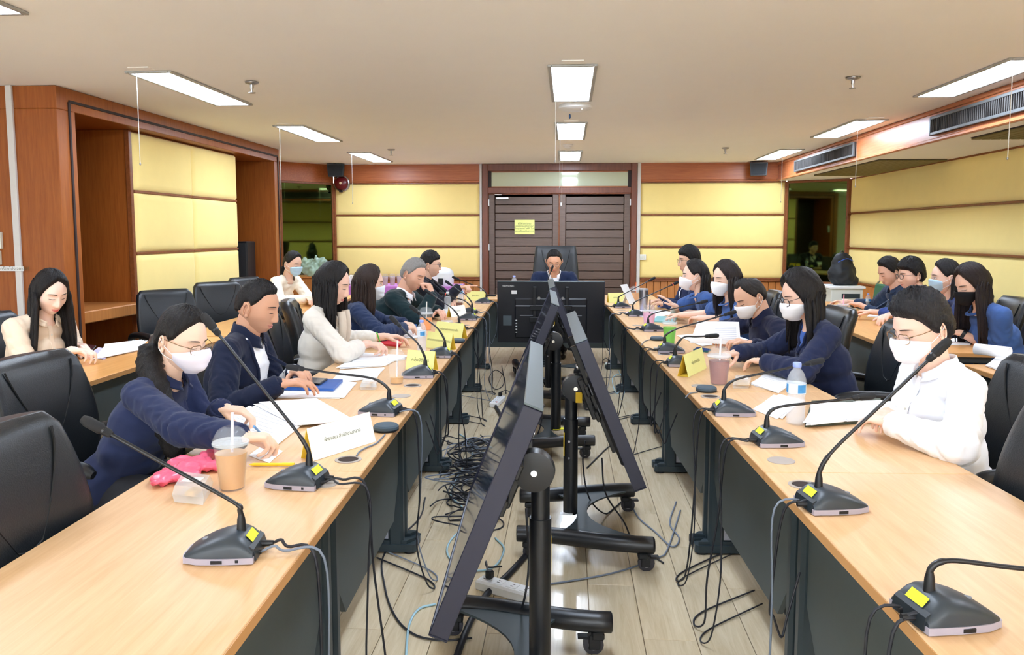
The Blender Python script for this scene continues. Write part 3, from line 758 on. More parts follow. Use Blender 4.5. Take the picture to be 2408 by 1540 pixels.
# ------------------------------------------------------------------ microphones
M_MICB = mat('mic_base_charcoal', (50, 58, 66), .38, var=.06, spec=.5)
M_MICR = mat('mic_base_rim', (164, 158, 172), .4, var=.05)
M_MICBK = mat('mic_base_back', (30, 38, 44), .45, var=.06)
M_CABLE = mat('cable_black', (30, 32, 40), .5, var=.05)
M_CABLEB = mat('cable_grey_blue', (112, 122, 138), .5, var=.05)
M_CABLEC = mat('cable_pale_blue', (156, 192, 206), .5, var=.05)
M_CABLEW = mat('cable_white', (214, 216, 220), .5, var=.05)
M_LIME = mat('lime_sticker', (222, 236, 40), .6)
def mic_base(parent):
    ys = [-.088, -.08, -.06, -.045, -.025, 0, .03, .06, .08, .088]
    hs = [.03, .04, .060, .067, .066, .061, .051, .037, .026, .02]
    ws = [.066, .067, .068, .068, .068, .068, .066, .062, .055, .046]
    P = []
    for y, h, w in zip(ys, hs, ws):
        row = []
        for k in range(13):
            a = PI*k/12; cx = -math.cos(a); sz = math.sin(a)
            row.append((w*(abs(cx)**.55)*(1 if cx > 0 else -1), y, .016+(h-.016)*(abs(sz)**.6)))
        P.append(row)
    m = MB().grid(P); m.add(P[0], [tuple(range(13))]); m.add(P[-1], [tuple(range(13))])
    b = mk('base_shell', m, M_MICB, parent, 50)
    ol = [(-.069, -.09), (.069, -.09), (.071, -.02), (.067, .05), (.052, .088), (.03, .094), (-.03, .094), (-.052, .088), (-.067, .05), (-.071, -.02)]
    mk('base_rim', MB().prism(ol, 'z', .002, .017), M_MICR, parent, 30)
    mk('rear_panel', MB().prism([(-.087, .004), (-.095, .006), (-.089, .033), (-.078, .041), (-.07, .03)], 'x', -.055, .055), M_MICBK, b)
    mk('lime_tape', MB().add([(-.03, -.0805, .0425), (.03, -.0805, .0425), (.03, -.064, .0595), (-.03, -.064, .0595)], [(0, 1, 2, 3)]), M_LIME, b)
    for bx in (((-.0705, .0, .009), (.003, .028, .008)), ((-.069, -.05, .01), (.003, .008, .007)), ((.0705, .0, .009), (.003, .028, .008))): mk('port', MB().box(*bx), M_BLACKP, b)
    mk('cable_plug', MB().tube([(.02, -.085, .02), (.02, -.12, .02)], [.009, .007], 10), M_BLACKP, b)
    mk('cable_plug', MB().tube([(-.02, -.085, .014), (-.02, -.1, .014)], [.006, .005], 10), M_BLACKP, b)
    mk('talk_button', MB().lathe([(.009, 0), (.009, .004), (0, .005)], (0, .045, .041), 14, cap=False), mat('button_grey', (120, 124, 132), .4), b)
    return b
MSC = .86
MICS = []
mic_proto = None
def microphone(side, root, tip, label, bend=.5, D=None, h0=.066, mid=None, dy=0):
    global mic_proto
    r = on_z(root[0], root[1], TZ+h0*.9)
    out = Vector((-dL.y, dL.x, 0)) if side == 'L' else Vector((dR.y, -dR.x, 0))
    if side == 'H': out = Vector((0, 1, 0))
    ang = math.atan2(out.y, out.x)-PI/2+RAD(random.uniform(-9, 9))
    c = Matrix.Rotation(ang, 3, 'Z') @ Vector((0, .045*MSC, 0))
    loc = Vector((r.x, r.y, TZ))+c
    if mic_proto is None:
        mic_proto = thing('desk_microphone', 'x', 'microphone', loc, ang); mic_base(mic_proto); t = mic_proto; [ch.data.transform(Matrix.Diagonal((MSC, MSC, .9, 1))) for r_ in mic_proto.children for ch in [r_]+list(r_.children)]
        kids = None
    else:
        t = dup_base(mic_proto, loc, ang)
    t['label'] = label; t['group'] = 'gooseneck desk microphones'
    tp = on_y(tip[0], tip[1], r.y+dy)
    Mi = (Matrix.Translation(loc) @ Matrix.Rotation(ang, 4, 'Z')).inverted()
    a = Vector((0, -.045*MSC, .066*.9)); e = Mi @ tp
    hor = Vector((e.x-a.x, e.y-a.y, 0)); hl = hor.length; hor.normalize()
    if mid: B = Mi @ on_y(mid[0], mid[1], r.y+dy*.3)
    else: B = a + Vector((0, 0, .08+.05*bend)) + hor*min(.06, hl*.25)
    pts = catmull([a, a+Vector((0, 0, .04))+hor*.002, B, B.lerp(e, .5), e], 7)
    mk('mic_socket', MB().lathe([(.011, 0), (.009, .03), (.006, .042)], a-Vector((0, 0, .008)), 12), M_BLACKP, t, 40)
    gn = mk('gooseneck', MB().tube(pts, [.0062 if i < 13 else .0046 for i in range(len(pts))], 10), M_BLACKM, t, 60)
    d = (e-B).normalized()
    q = Vector((0, 0, 1)).rotation_difference(d).to_matrix().to_4x4()
    mk('mic_head', MB().lathe([(.006, -.025), (.0095, -.018), (.0095, -.002), (.0125, .003), (.0125, .038), (.009, .05), (0, .053)], e, 16, q, cap=False), mat('mic_foam', (26, 28, 32), .7, bump=.3, bscale=900), t, 50)
    mk('mic_ring', MB().lathe([(.0102, -.008), (.0102, -.003)], e, 16, q), M_BLACKM if 'red' not in label else mat('ring_red', (220, 70, 60), .4, emit=(255, 80, 60), estr=.6), t)
    MICS.append((side, t, loc, ang, Mi))
    return t
def dup_base(root, loc, ang):
    r = root.copy(); C.objects.link(r); r.location = loc; r.rotation_euler = (0, 0, ang)
    for ch in list(root.children):
        if ch.name.split('.')[0] in ('base_shell', 'base_rim'):
            c = ch.copy(); C.objects.link(c); c.parent = r
            for g in ch.children:
                d = g.copy(); C.objects.link(d); d.parent = c
    return r
microphone('L', (568, 1243), (240, 1010), 'gooseneck microphone nearest the camera on the left row', .5, mid=(548, 1180))
microphone('L', (727, 1092), (503, 772), 'gooseneck microphone in front of the white tent card', .5, mid=(694, 1010))
microphone('L', (915, 938), (702, 866), 'gooseneck microphone with the lowest neck beside the blue folder and black puck', .3, mid=(876, 890))
microphone('L', (1000, 858), (934, 760), 'gooseneck microphone beside the nearest yellow tent card on the left', .5)
microphone('L', (1046, 815), (980, 732), 'gooseneck microphone before the second yellow tent card on the left', .5)
microphone('L', (1080, 758), (1012, 690), 'gooseneck microphone behind the third yellow tent card on the left', .5)
microphone('L', (1110, 735), (1046, 692), 'gooseneck microphone in front of the grey haired man', .3)
microphone('L', (1110, 722), (1058, 668), 'gooseneck microphone beside the iced cola on the left row', .4)
microphone('L', (1144, 699), (1074, 655), 'farthest gooseneck microphone on the left row', .3)
microphone('R', (2185, 1385), (2475, 1345), 'gooseneck microphone nearest the camera on the right row, head outside the picture', .1, mid=(2236, 1318))
microphone('R', (1925, 1142), (2198, 832), 'tall gooseneck microphone crossing in front of the man in a white shirt', .6, mid=(1962, 1056))
microphone('R', (1803, 1003), (2022, 934), 'gooseneck microphone beside the large water bottle on the right', .3, mid=(1832, 957))
microphone('R', (1702, 938), (1908, 853), 'gooseneck microphone in front of the woman in the navy jacket with glasses', .3, mid=(1732, 892))
microphone('R', (1587, 834), (1668, 790), 'short gooseneck microphone beside the yellow tent card on the right', .3)
microphone('R', (1563, 805), (1712, 738), 'gooseneck microphone beside the green iced drink', .3, mid=(1592, 773))
microphone('R', (1524, 759), (1648, 711), 'gooseneck microphone beside the pink iced drink', .3, mid=(1540, 736))
microphone('R', (1488, 727), (1584, 668), 'gooseneck microphone with a red ring before the steel tumbler', .2, mid=(1500, 706))
microphone('R', (1454, 709), (1530, 658), 'farthest gooseneck microphone on the right row', .3, mid=(1464, 693))
t = microphone('H', (1281, 686), (1297, 634), 'gooseneck microphone on the head table before the chairman', .2)
# ------------------------------------------------------------------ office chairs
M_LEATHER = mat('black_leather', (24, 29, 34), .34, var=.12, scale=12, bump=.12, bscale=260, spec=.6)
M_LEATHERB = mat('chair_shell_black', (20, 22, 26), .5, var=.08)
M_SEAM = mat('leather_seam', (10, 12, 14), .6)
def se(u, p): return math.copysign(abs(u)**p, u)
def make_chair(zt=1.0, wd=1.0, sq=1.0):
    t = thing('office_chair', 'x', 'chair')
    # backrest: loft of rounded cross sections from bottom to top
    n = 24; rows = []; prof = []
    for i in range(15):
        v = i/14
        z = .50+(zt-.50)*v; y = -.235-.085*v-.03*math.sin(PI*v)*-1
        w = (.225+.025*math.sin(PI*min(v*1.1, 1)))*wd; th = .045
        if v > .9: k = (v-.9)/.1; w *= 1-.16*sq*k**2; th *= 1-.45*k**2
        if v < .08: k = 1-v/.08; w *= 1-.12*k; th *= 1-.4*k
        prof.append((z, y, w, th))
        rows.append([(w*se(math.cos(2*PI*k/n), .45), y+th*se(math.sin(2*PI*k/n), .7)+.045*(abs(se(math.cos(2*PI*k/n), .45))**2), z) for k in range(n)])
    m = MB()
    for r in rows: m.v += r
    for i in range(len(rows)-1):
        for k in range(n): m.f.append((i*n+k, i*n+(k+1) % n, (i+1)*n+(k+1) % n, (i+1)*n+k)); m.m.append(0)
    m.f.append(tuple(range(n))[::-1]); m.m.append(0); m.f.append(tuple(range(len(m.v)-n, len(m.v)))); m.m.append(0)
    b = mk('backrest', m, M_LEATHER, t, 60)
    def bp(x, v):
        i = min(int(v*14), 13); f = v*14-i
        z, y, w, th = [prof[i][q]*(1-f)+prof[i+1][q]*f for q in range(4)]
        return (x, y+th+.045*abs(x/w)**2*1.0+.0005, z)
    for sx in (-1, 1):
        pts = [bp(sx*(.17-.125*u**1.4), .93-.5*u) for u in [q/8 for q in range(9)]]
        mk('stitched_seam', MB().tube(pts+[bp(0, .40)], .0035, 6), M_SEAM, b)
    # seat
    rows = []
    for i in range(9):
        v = i/8; y = -.24+.49*v; w = .25*(1-.06*abs(2*v-1)**4); zc = .415; th = .05*(1-.5*abs(2*v-1)**6)
        rows.append([(w*se(math.cos(2*PI*k/n), .5), y, zc-.012*math.sin(PI*v)+th*se(math.sin(2*PI*k/n), .7)) for k in range(n)])
    m = MB()
    for r in rows: m.v += r
    for i in range(8):
        for k in range(n): m.f.append((i*n+k, i*n+(k+1) % n, (i+1)*n+(k+1) % n, (i+1)*n+k)); m.m.append(0)
    m.f.append(tuple(range(n))[::-1]); m.m.append(0); m.f.append(tuple(range(len(m.v)-n, len(m.v)))); m.m.append(0)
    mk('seat', m, M_LEATHER, t, 60)
    for sx in (-1, 1):
        x = sx*.29
        pts = catmull([(x*.98, -.26, .60), (x, -.2, .655), (x, -.05, .675), (x, .1, .672), (x, .17, .65)], 4)
        a = mk('armrest', MB().tube(pts, [.016, .022]+[.026]*(len(pts)-4)+[.022, .015], 12), M_BLACKP, t, 60)
        mk('arm_strut', MB().tube(catmull([(x, .08, .66), (x, .06, .54), (x*.93, .0, .42), (x*.6, 0, .385)], 4), .017, 10), M_LEATHERB, a, 60)
        mk('arm_strut', MB().tube([(x, -.2, .65), (x*.9, -.25, .56), (x*.74, -.262, .54)], .014, 8), M_CHROME, a, 60)
    mk('back_bracket', MB().box((0, -.265, .44), (.1, .02, .22), Matrix.Rotation(RAD(8), 3, 'X'), .004).box((0, -.14, .345), (.12, .26, .03), None, .006), M_LEATHERB, t)
    mk('gas_column', MB().tube([(0, 0, .09), (0, 0, .24)], .03, 14).tube([(0, 0, .22), (0, 0, .37)], .018, 12), M_BLACKM, t, 40)
    for k in range(5):
        a = 2*PI*k/5+.3; d = Vector((math.cos(a), math.sin(a), 0))
        arm = mk('base_arm', MB().tube([Vector((0, 0, .11)), d*.15+Vector((0, 0, .105)), d*.3+Vector((0, 0, .075))], [.026, .022, .014], 8), M_BLACKP, t, 50)
        mk('caster_wheel', MB().lathe([(.012, -.02), (.027, -.018), (.027, .018), (.012, .02)], d*.3+Vector((0, 0, .0275)), 14, Matrix.Rotation(a, 4, 'Z') @ Matrix.Rotation(PI/2, 4, 'X')), M_BLACKP, arm, 40)
    return t
chair_proto = None
def chair(x, y, rz, label):
    global chair_proto
    if chair_proto is None: chair_proto = make_chair(); t = chair_proto; t.location = (x, y, 0); t.rotation_euler = (0, 0, rz); t['label'] = label
    else: t = dup(chair_proto, (x, y, 0), rz, label)
    t['group'] = 'black leather office chairs'; return t
chair(-1.07, 1.72, RAD(-88), 'empty black leather chair at the bottom left picture corner')
chair(-2.98, 4.32, RAD(-80), 'black leather chair behind the woman in a beige blouse') if False else None
chair(-3.04, 5.95, RAD(-128), 'empty black leather chair before the yellow niche panels, nearer one')
chair(-3.08, 6.95, RAD(-132), 'empty black leather chair before the yellow niche panels, farther one')
chair(1.09, 2.16, RAD(88), 'empty black leather chair at the right picture edge, nearest the camera')
chair(3.1, 4.5, RAD(95), 'empty black leather chair at the right picture edge by the curled papers')
ec = make_chair(1.30, 1.14, .25); ec.name = 'executive_chair'
ec.location = (on_y(1306, 600, HY+1.02).x, HY+1.02, 0); ec.rotation_euler = (0, 0, PI); ec['label'] = 'tall black leather chair of the chairman before the double door'; ec['group'] = 'black leather office chairs'
# ------------------------------------------------------------------ people
def sstep(x, a, b):
    t = np.clip((x-a)/(b-a), 0, 1); return t*t*(3-2*t)
def gss(x, s): return np.exp(-(x/s)**2)
NT, NP = 76, 58
def head_dirs():
    t = np.linspace(0, 2*PI, NT, endpoint=False)-PI          # -pi..pi, 0 = front
    th = t - .55*np.sin(t)                                    # denser at the front
    ph = np.linspace(-PI/2, PI/2, NP); ph = ph - .0*np.sin(2*ph)
    TH, PH = np.meshgrid(th, ph)
    return TH, PH
def head_surf(TH, PH, nose=1.0, fem=0, jaw=1.0):
    dx = np.sin(TH)*np.cos(PH); dy = np.cos(TH)*np.cos(PH); dz = np.sin(PH)
    ay = np.where(dy > 0, .090, .098); ax = .0765; az = np.where(dz > 0, .120, .122)
    r = 1/np.sqrt((dx/ax)**2+(dy/ay)**2+(dz/az)**2)
    x, y, z = r*dx, r*dy, r*dz
    fr = sstep(dy, .05, .5)
    lo = np.clip(-z/.12, 0, 1)
    x = x*(1-(.20+.06*fem)*jaw*sstep(lo, .25, 1.0))
    bk = sstep(-dy, -.1, .6)
    y = y + bk*.055*sstep(lo, .15, .8)
    # lower face comes forward so the chin is not round
    y = y + fr*.022*sstep(lo, .45, .95)*gss(x, .05)
    z = z + fr*.006*gss(z+.105, .02)
    y = y + fr*.005*gss(z-.05, .03)*gss(x, .05)
    ax_ = np.abs(x)
    if nose:
        pr = np.where(z > -.044, .22+.78*sstep(-z, -.012, .044), 1-sstep(-z, .046, .058))*sstep(-z, -.022, -.004)
        y = y + nose*fr*(.024-.003*fem)*pr*gss(x, .0085+.006*sstep(-z, .01, .045))
        y = y + nose*fr*.007*gss(ax_-.0125, .006)*gss(z+.0465, .007)
    y = y - fr*.0085*gss(ax_-.031, .016)*gss(z-.004, .012)
    y = y + fr*.0045*gss(ax_-.031, .012)*gss(z+.001, .0065)
    y = y + fr*.0045*gss(ax_-.028, .024)*gss(z-.024, .009)
    x = x + np.sign(x)*fr*.004*gss(ax_-.052, .018)*gss(z+.03, .022)
    y = y + fr*(.0065*gss(x, .022)*gss(z+.066, .009)+.006*gss(x, .02)*gss(z+.079, .008)-.0035*gss(x, .024)*gss(z+.0725, .0028)-.004*gss(x, .03)*gss(z+.091, .007))
    y = y + fr*.006*gss(x, .022)*gss(z+.108, .012)
    return x, y, z
def grid_mesh(mb, X, Y, Z, M):
    npx, ntx = X.shape; o = len(mb.v)
    P = np.stack([X, Y, Z, np.ones_like(X)], -1).reshape(-1, 4) @ np.array(M).T
    mb.v += [tuple(p[:3]) for p in P]
    for i in range(npx-1):
        for k in range(ntx):
            mb.f.append((o+i*ntx+k, o+i*ntx+(k+1) % ntx, o+(i+1)*ntx+(k+1) % ntx, o+(i+1)*ntx+k)); mb.m.append(mb.cur)
def capsule(mb, a, b, ra, rb, n=12):
    a = Vector(a); b = Vector(b); d = (b-a)
    L = d.length or 1e-6; d = d/L; pts = []; rs = []
    for q in (-1, -.85, -.5): pts.append(a+d*ra*q); rs.append(max(ra*math.sqrt(max(0, 1-q*q)), .0008))
    pts.append(a); rs.append(ra); pts.append(b); rs.append(rb)
    for q in (.5, .85, 1): pts.append(b+d*rb*q); rs.append(max(rb*math.sqrt(max(0, 1-q*q)), .0008))
    mb.tube(pts, rs, n)
def remesh(mb, vox, smooth=4, fac=.5):
    me = bpy.data.meshes.new('tmp'); me.from_pydata(mb.v, [], mb.f); me.update()
    bm = bmesh.new(); bm.from_mesh(me); bmesh.ops.recalc_face_normals(bm, faces=bm.faces); bm.to_mesh(me); bm.free()
    o = bpy.data.objects.new('tmp', me); TMP.collection.objects.link(o)
    r = o.modifiers.new('r', 'REMESH'); r.mode = 'VOXEL'; r.voxel_size = vox
    if smooth: s_ = o.modifiers.new('s', 'SMOOTH'); s_.factor = fac; s_.iterations = smooth
    vl = TMP.view_layers[0]; vl.update()
    ev = o.evaluated_get(vl.depsgraph); m2 = ev.to_mesh()
    nv = len(m2.vertices); co = np.empty(nv*3); m2.vertices.foreach_get('co', co); co = co.reshape(-1, 3)
    no = np.empty(nv*3); m2.vertices.foreach_get('normal', no); no = no.reshape(-1, 3)
    fs = [tuple(p.vertices) for p in m2.polygons]
    ev.to_mesh_clear(); bpy.data.objects.remove(o); bpy.data.meshes.remove(me)
    return co, no, fs
def hand_prims(mb, sgn, pose):
    """wrist at origin, fingers +y, back of hand +z; sgn=+1 right hand (thumb at -x)"""
    xs = [-.027, -.009, .009, .026]; ln = [(.043, .026, .021), (.047, .030, .022), (.043, .028, .021), (.034, .021, .019)]
    cur = {'flat': [(8, 12, 8)]*4, 'rest': [(22, 28, 18), (25, 30, 18), (28, 32, 20), (30, 34, 20)], 'pen': [(38, 42, 22), (46, 50, 26), (58, 60, 30), (64, 62, 30)],
           'fist': [(70, 85, 50)]*4, 'point': [(4, 6, 4), (60, 80, 45), (66, 84, 45), (70, 85, 45)], 'hold': [(30, 50, 28), (32, 52, 28), (36, 54, 28), (40, 54, 28)]}[pose]
    capsule(mb, (0, -.006, 0), (0, .02, 0), .0225, .023)
    for i, x in enumerate(xs):
        x *= sgn; ky = .088-.006*abs(i-1)-(.006 if i == 3 else 0)
        capsule(mb, (x*.75, .008, 0), (x, ky, 0), .0135, .0108, 10)
        p = Vector((x, ky, 0)); ang = 0; fan = x*.9
        for j in range(3):
            ang += RAD(cur[i][j]); d = Vector((math.sin(fan)*math.cos(ang), math.cos(fan)*math.cos(ang), -math.sin(ang)))
            q = p+d*ln[i][j]; r0 = .0092-.0009*j; capsule(mb, p, q, r0, r0-.0009, 10); p = q
    capsule(mb, (-.01*sgn, .02, -.004), (.012*sgn, .06, -.004), .014, .013, 10)
    tp = Vector((-.02*sgn, .018, -.006)); td = {'pen': Vector((-.45*sgn, .8, -.45)), 'hold': Vector((-.35*sgn, .8, -.6)), 'fist': Vector((-.2*sgn, .8, -.5))}.get(pose, Vector((-.72*sgn, .68, -.25))).normalized()
    for j, L in enumerate((.042, .032, .026)):
        q = tp+td*L; capsule(mb, tp, q, .0125-.0014*j, .0112-.0014*j, 10); tp = q
        td = (td+Vector((.18*sgn, .18, -.08))).normalized()
SKIN = {}
def skin(tone):
    return mat('skin_%d_%d_%d' % tone, tone, .48, var=.04, scale=14, bump=.03, bscale=500, spec=.35, sss=.12)
M_LASH = mat('lash_dark', (30, 22, 22), .6)
M_BROW = mat('brow_dark', (48, 36, 32), .8)
M_SCLERA = mat('eye_white', (232, 228, 224), .3)
M_IRIS = mat('eye_iris', (28, 18, 16), .2)
M_MASKW = mat('mask_white', (244, 245, 250), .8, var=.015, spec=.2)
M_MASKB = mat('mask_blue', (182, 214, 238), .8, var=.02, spec=.2)
M_MASKK = mat('mask_black', (26, 26, 30), .8, var=.05, spec=.2)
M_FRAMEG = mat('glasses_gold', (168, 140, 110), .25, metal=.9)
M_FRAMEK = mat('glasses_dark', (40, 36, 40), .3)
M_SHIRTW = mat('shirt_white', (244, 246, 252), .85, var=.02, bump=.1, bscale=25, spec=.2)
M_TROUS = mat('trousers_dark', (34, 36, 44), .85, var=.06, bump=.1, bscale=30)
M_SHOE = mat('shoe_black', (20, 20, 22), .35)
def hairmat(c):
    return mat('hair_%d_%d_%d' % c, c, .42, var=.5, scale=6, bump=.6, bscale=6, spec=.32, stretch=(60, 60, 4))
def cloth(name, c, rough=.85): return mat('cloth_'+name, c, rough, var=.09, scale=8, bump=.3, bscale=14, spec=.2, sheen=.1)
HLINES = {   # hairline height by angle from the front (deg)
  'short':  [(0, .076), (30, .072), (52, .058), (66, .028), (80, .0), (92, -.012), (100, .012), (116, .0), (128, -.05), (180, -.075)],
  'crew':   [(0, .072), (30, .07), (52, .06), (66, .034), (80, .012), (92, .0), (100, .02), (116, .012), (128, -.03), (180, -.06)],
  'bald':   [(0, .084), (14, .084), (34, .094), (52, .066), (66, .04), (80, .006), (92, -.01), (100, .012), (116, .0), (128, -.05), (180, -.075)],
  'fringe': [(0, .046), (30, .042), (52, .036), (66, .02), (80, -.002), (92, -.02), (100, .01), (116, -.01), (128, -.055), (180, -.08)],
  'sweep':  [(0, .062), (20, .058), (40, .052), (56, .036), (68, .014), (80, -.01), (92, -.022), (100, .012), (116, -.005), (128, -.05), (180, -.08)],
  'long':   [(0, .084), (15, .078), (35, .056), (52, .02), (64, -.03), (74, -.09), (90, -.14), (180, -.14)],
  'tied':   [(0, .082), (15, .078), (35, .066), (55, .04), (70, .01), (84, -.004), (96, .012), (112, .004), (128, -.04), (180, -.07)],
  'bangs':  [(0, .05), (20, .046), (40, .03), (55, .0), (66, -.05), (76, -.1), (90, -.14), (180, -.14)],
}
def person(label, head, D, face, name='person', yaw=0, pitch=10, roll=0, fem=0, scale=1.0, tone=(226, 186, 160), hair='short', hc=(22, 19, 20), vol=.014,
           long=None, pony=None, mask=None, glasses=None, top='navy', topc=(36, 46, 82), opening=None, sleeve='long', hands=None, collar=None, inner=None,
           eyes='down', lips=(196, 120, 112), vox=.010, chairlab=None, mouth=True, watch=None, lean_max=.21, chair_off=.0, torso=None, logo=None, scarf=None, hcz=None):
    hc_w = on_y(head[0], head[1], D)
    if hcz: hc_w = Vector((hc_w.x, hc_w.y, hcz))
    frz = RAD(face); s = scale
    Rf = Matrix.Rotation(frz, 3, 'Z'); fwd = Rf @ Vector((0, 1, 0)); rgt = Rf @ Vector((1, 0, 0))
    Lt = torso or (.475 if fem else .505)
    pr = RAD(pitch)
    Nw = hc_w - fwd*(.030+.09*math.sin(max(pr, 0)))*s - Vector((0, 0, .143*s*math.cos(pr*.6)))
    dz = Nw.z-.545; lean = math.sqrt(max(Lt*Lt-dz*dz, .0016)); lean = min(lean, lean_max)
    fr_ = (.135 if fem else .15)*s
    while lean < .42:
        tq = .21/max(dz, .25); q_ = Vector((Nw.x, Nw.y, 0))-fwd*lean*(1-tq)+fwd*fr_
        if not over_table(q_): break
        lean += .015
    Pw = Vector((Nw.x, Nw.y, .545)) - fwd*lean
    root = thing(name, label, 'person', (Pw.x, Pw.y, 0), frz, 'people seated at the meeting')
    Mi = (Matrix.Translation((Pw.x, Pw.y, 0)) @ Matrix.Rotation(frz, 4, 'Z')).inverted()
    H = Mi @ hc_w; N = Mi @ Nw; P = Vector((0, 0, .545))
    up = (N-P).normalized(); fw = Vector((0, up.z, -up.y)); Ltn = (N-P).length
    sw = (.158 if fem else .182)*s
    S = {1: N-up*.046+Vector((sw, -.012, 0)), -1: N-up*.046+Vector((-sw, -.012, 0))}
    L1, L2 = (.265, .235) if fem else (.29, .255)
    arms = {}
    hands = hands or {}
    for sg in (1, -1):
        spec = hands.get(sg) or {}
        if 'w' in spec: Ww = spec['w'].copy()
        else: Ww = Mi.inverted() @ Vector((sg*.15, N.y+.27, .80))
        if over_table(Ww, .05): Ww.z = max(Ww.z, TZ+(.078 if spec.get('pose') in ('pen', 'hold') else .068))
        Wp = Mi @ Ww
        d = Wp-S[sg]; dl = d.length
        if dl > (L1+L2)*.985:
            k = dl/((L1+L2)*.985); k = min(k, 1.12); a1, a2 = L1*k, L2*k
            if dl > (a1+a2)*.985: Wp = S[sg]+d/dl*(a1+a2)*.985; d = Wp-S[sg]; dl = d.length
        else: a1, a2 = L1, L2
        hint = spec.get('hint') or Vector((sg*.55, -.35, -.75))
        u = d/dl; hp = hint-u*hint.dot(u); hp.normalize()
        ca = (a1*a1+dl*dl-a2*a2)/(2*a1*dl); ca = max(-1, min(1, ca))
        best = None
        for k_ in range(12):
            h2 = Matrix.Rotation(RAD(12*k_)*sg, 3, u) @ hp
            h3 = Matrix.Rotation(-RAD(12*k_)*sg, 3, u) @ hp
            if h3.z > h2.z: h2 = h3
            E_ = S[sg]+u*a1*ca+h2*a1*math.sqrt(1-ca*ca); bad = .022*k_
            for q in range(9):
                pt = E_.lerp(Wp, q/8*.93); w_ = Mi.inverted() @ pt
                if over_table(w_, .02): bad += max(0, TZ+.05-w_.z)
            if best is None or bad < best[0]: best = (bad, E_)
        E = best[1]
        fd = (Wp-E).normalized(); hd = spec.get('dir'); hd = (Mi.to_3x3() @ hd).normalized() if hd else (fd+Vector((0, 0, -fd.z*.75))).normalized()
        zz = spec.get('up'); zz = (Mi.to_3x3() @ zz).normalized() if zz else Vector((0, 0, 1))
        yy = hd; xx = yy.cross(zz).normalized(); zz = xx.cross(yy)
        Mh = Matrix(((xx.x, yy.x, zz.x, Wp.x), (xx.y, yy.y, zz.y, Wp.y), (xx.z, yy.z, zz.z, Wp.z), (0, 0, 0, 1)))
        arms[sg] = (S[sg], E, Wp, Mh, spec.get('pose', 'rest'))
    # ---- body
    sk = skin(tone); body = MB()
    Mhd = Matrix.Translation(H) @ Matrix.Rotation(RAD(yaw), 4, 'Z') @ Matrix.Rotation(RAD(roll), 4, 'Y') @ Matrix.Rotation(-pr, 4, 'X') @ Matrix.Scale(s, 4)
    TH, PH = head_dirs(); X, Y, Z = head_surf(TH, PH, 1, fem)
    grid_mesh(body, X, Y, Z, Mhd)
    for sg in ((1, -1) if hair not in ('long', 'bangs') else ()):
        e = MB(); e.ell((-.002*sg, 0, 0), (.006, .017, .028), 12, 10); e.ell((.001*sg, .006, -.024), (.006, .009, .010), 10, 6)
        e.tube([(sg*(.006+.004*math.sin(a_*.5)), -.016*math.cos(a_)*1.12-.001, .029*math.sin(a_)+.001) for a_ in [RAD(q_) for q_ in range(-70, 200, 18)]], .0036, 8)
        e.tube([(sg*.004, -.009*math.cos(a_), .016*math.sin(a_)+.002) for a_ in [RAD(q_) for q_ in range(-60, 150, 30)]], .0028, 6)
        e.ell((sg*.003, .012, -.004), (.005, .004, .007), 8, 6)
        e.xf(Matrix.Translation((sg*.0765, -.014, -.012)) @ Matrix.Rotation(RAD(-sg*22), 4, 'Z') @ Matrix.Rotation(RAD(-10), 4, 'X')); e.xf(Mhd); body.add(e.v, e.f)
    core = MB()
    nb = Mhd @ Vector((0, -.025, -.06))
    capsule(core, N-up*.06, nb, (.056 if fem else .064)*s, (.048 if fem else .056)*s, 14)
    core.ell(N-up*.045+fw*.006, (.078*s, .058*s, .045*s), 14, 10)
    core.ell(P+up*Ltn*.70, (.10*s, .055*s, .13*s), 14, 10)
    co, no, fs = remesh(core, .012, 3); body.add([tuple(c) for c in co], fs)
    short = sleeve == 'short'
    for sg in (1, -1):
        S_, E, Wp, Mh, pose = arms[sg]; a = MB()
        st = S_ if short else E
        capsule(a, S_, E, (.043 if short else .026)*s, (.036 if short else .026)*s)
        capsule(a, E, Wp, (.036 if short else .033 if sleeve == 'roll' else .026)*s, .0245*s)
        hm = MB(); hand_prims(hm, sg, pose); hm.xf(Mh @ Matrix.Scale(.97 if fem else 1.04, 4)); a.add(hm.v, hm.f)
        co, no, fs = remesh(a, .0042 if vox < .0105 else .0055, 3, .4); body.add([tuple(c) for c in co], fs)
    mk('body', body, sk, root, 'all')
    # ---- face parts
    def face(name, m, mt, sm='all'): return mk(name, m.xf(Mhd), mt, root, sm)
    def fpt(x, z, off=.0):
        th = np.array([[math.atan2(x, .085)]]); ph = np.array([[math.atan2(z, math.hypot(x, .09))]])
        for _ in range(6):
            a, b, c = head_surf(th, ph, 1, fem); th = th+(x-a)/.1; ph = ph+(z-c)/.11
        return Vector((x, float(b[0, 0])+off, z))
    for sg in (1, -1):
        if eyes != 'none':
            if eyes == 'open':
                q = fpt(sg*.031, .0); face('eye', MB().ell(q+Vector((0, -.0025, 0)), (.0125, .005, .0052), 12, 8), M_SCLERA)
                face('iris', MB().ell(q+Vector((0, .0012, 0)), (.005, .0022, .0048), 10, 6), M_IRIS)
                zs = lambda u: .0045*(1-u*u)+.0005
            else: zs = lambda u: -.0045-.0025*(1-u*u)
            pts = [fpt(sg*(.031+.0145*u), zs(u), .0008) for u in (-1, -.6, -.2, .2, .6, 1)]
            face('eyelash_line', MB().tube(pts, [.0006, .0013, .0015, .0015, .0013, .0007], 6), M_LASH)
        pts = [fpt(sg*(.031+.019*u), .0215+.0028*(1-(u+.15)**2), .0006) for u in (-1, -.5, 0, .5, 1)]
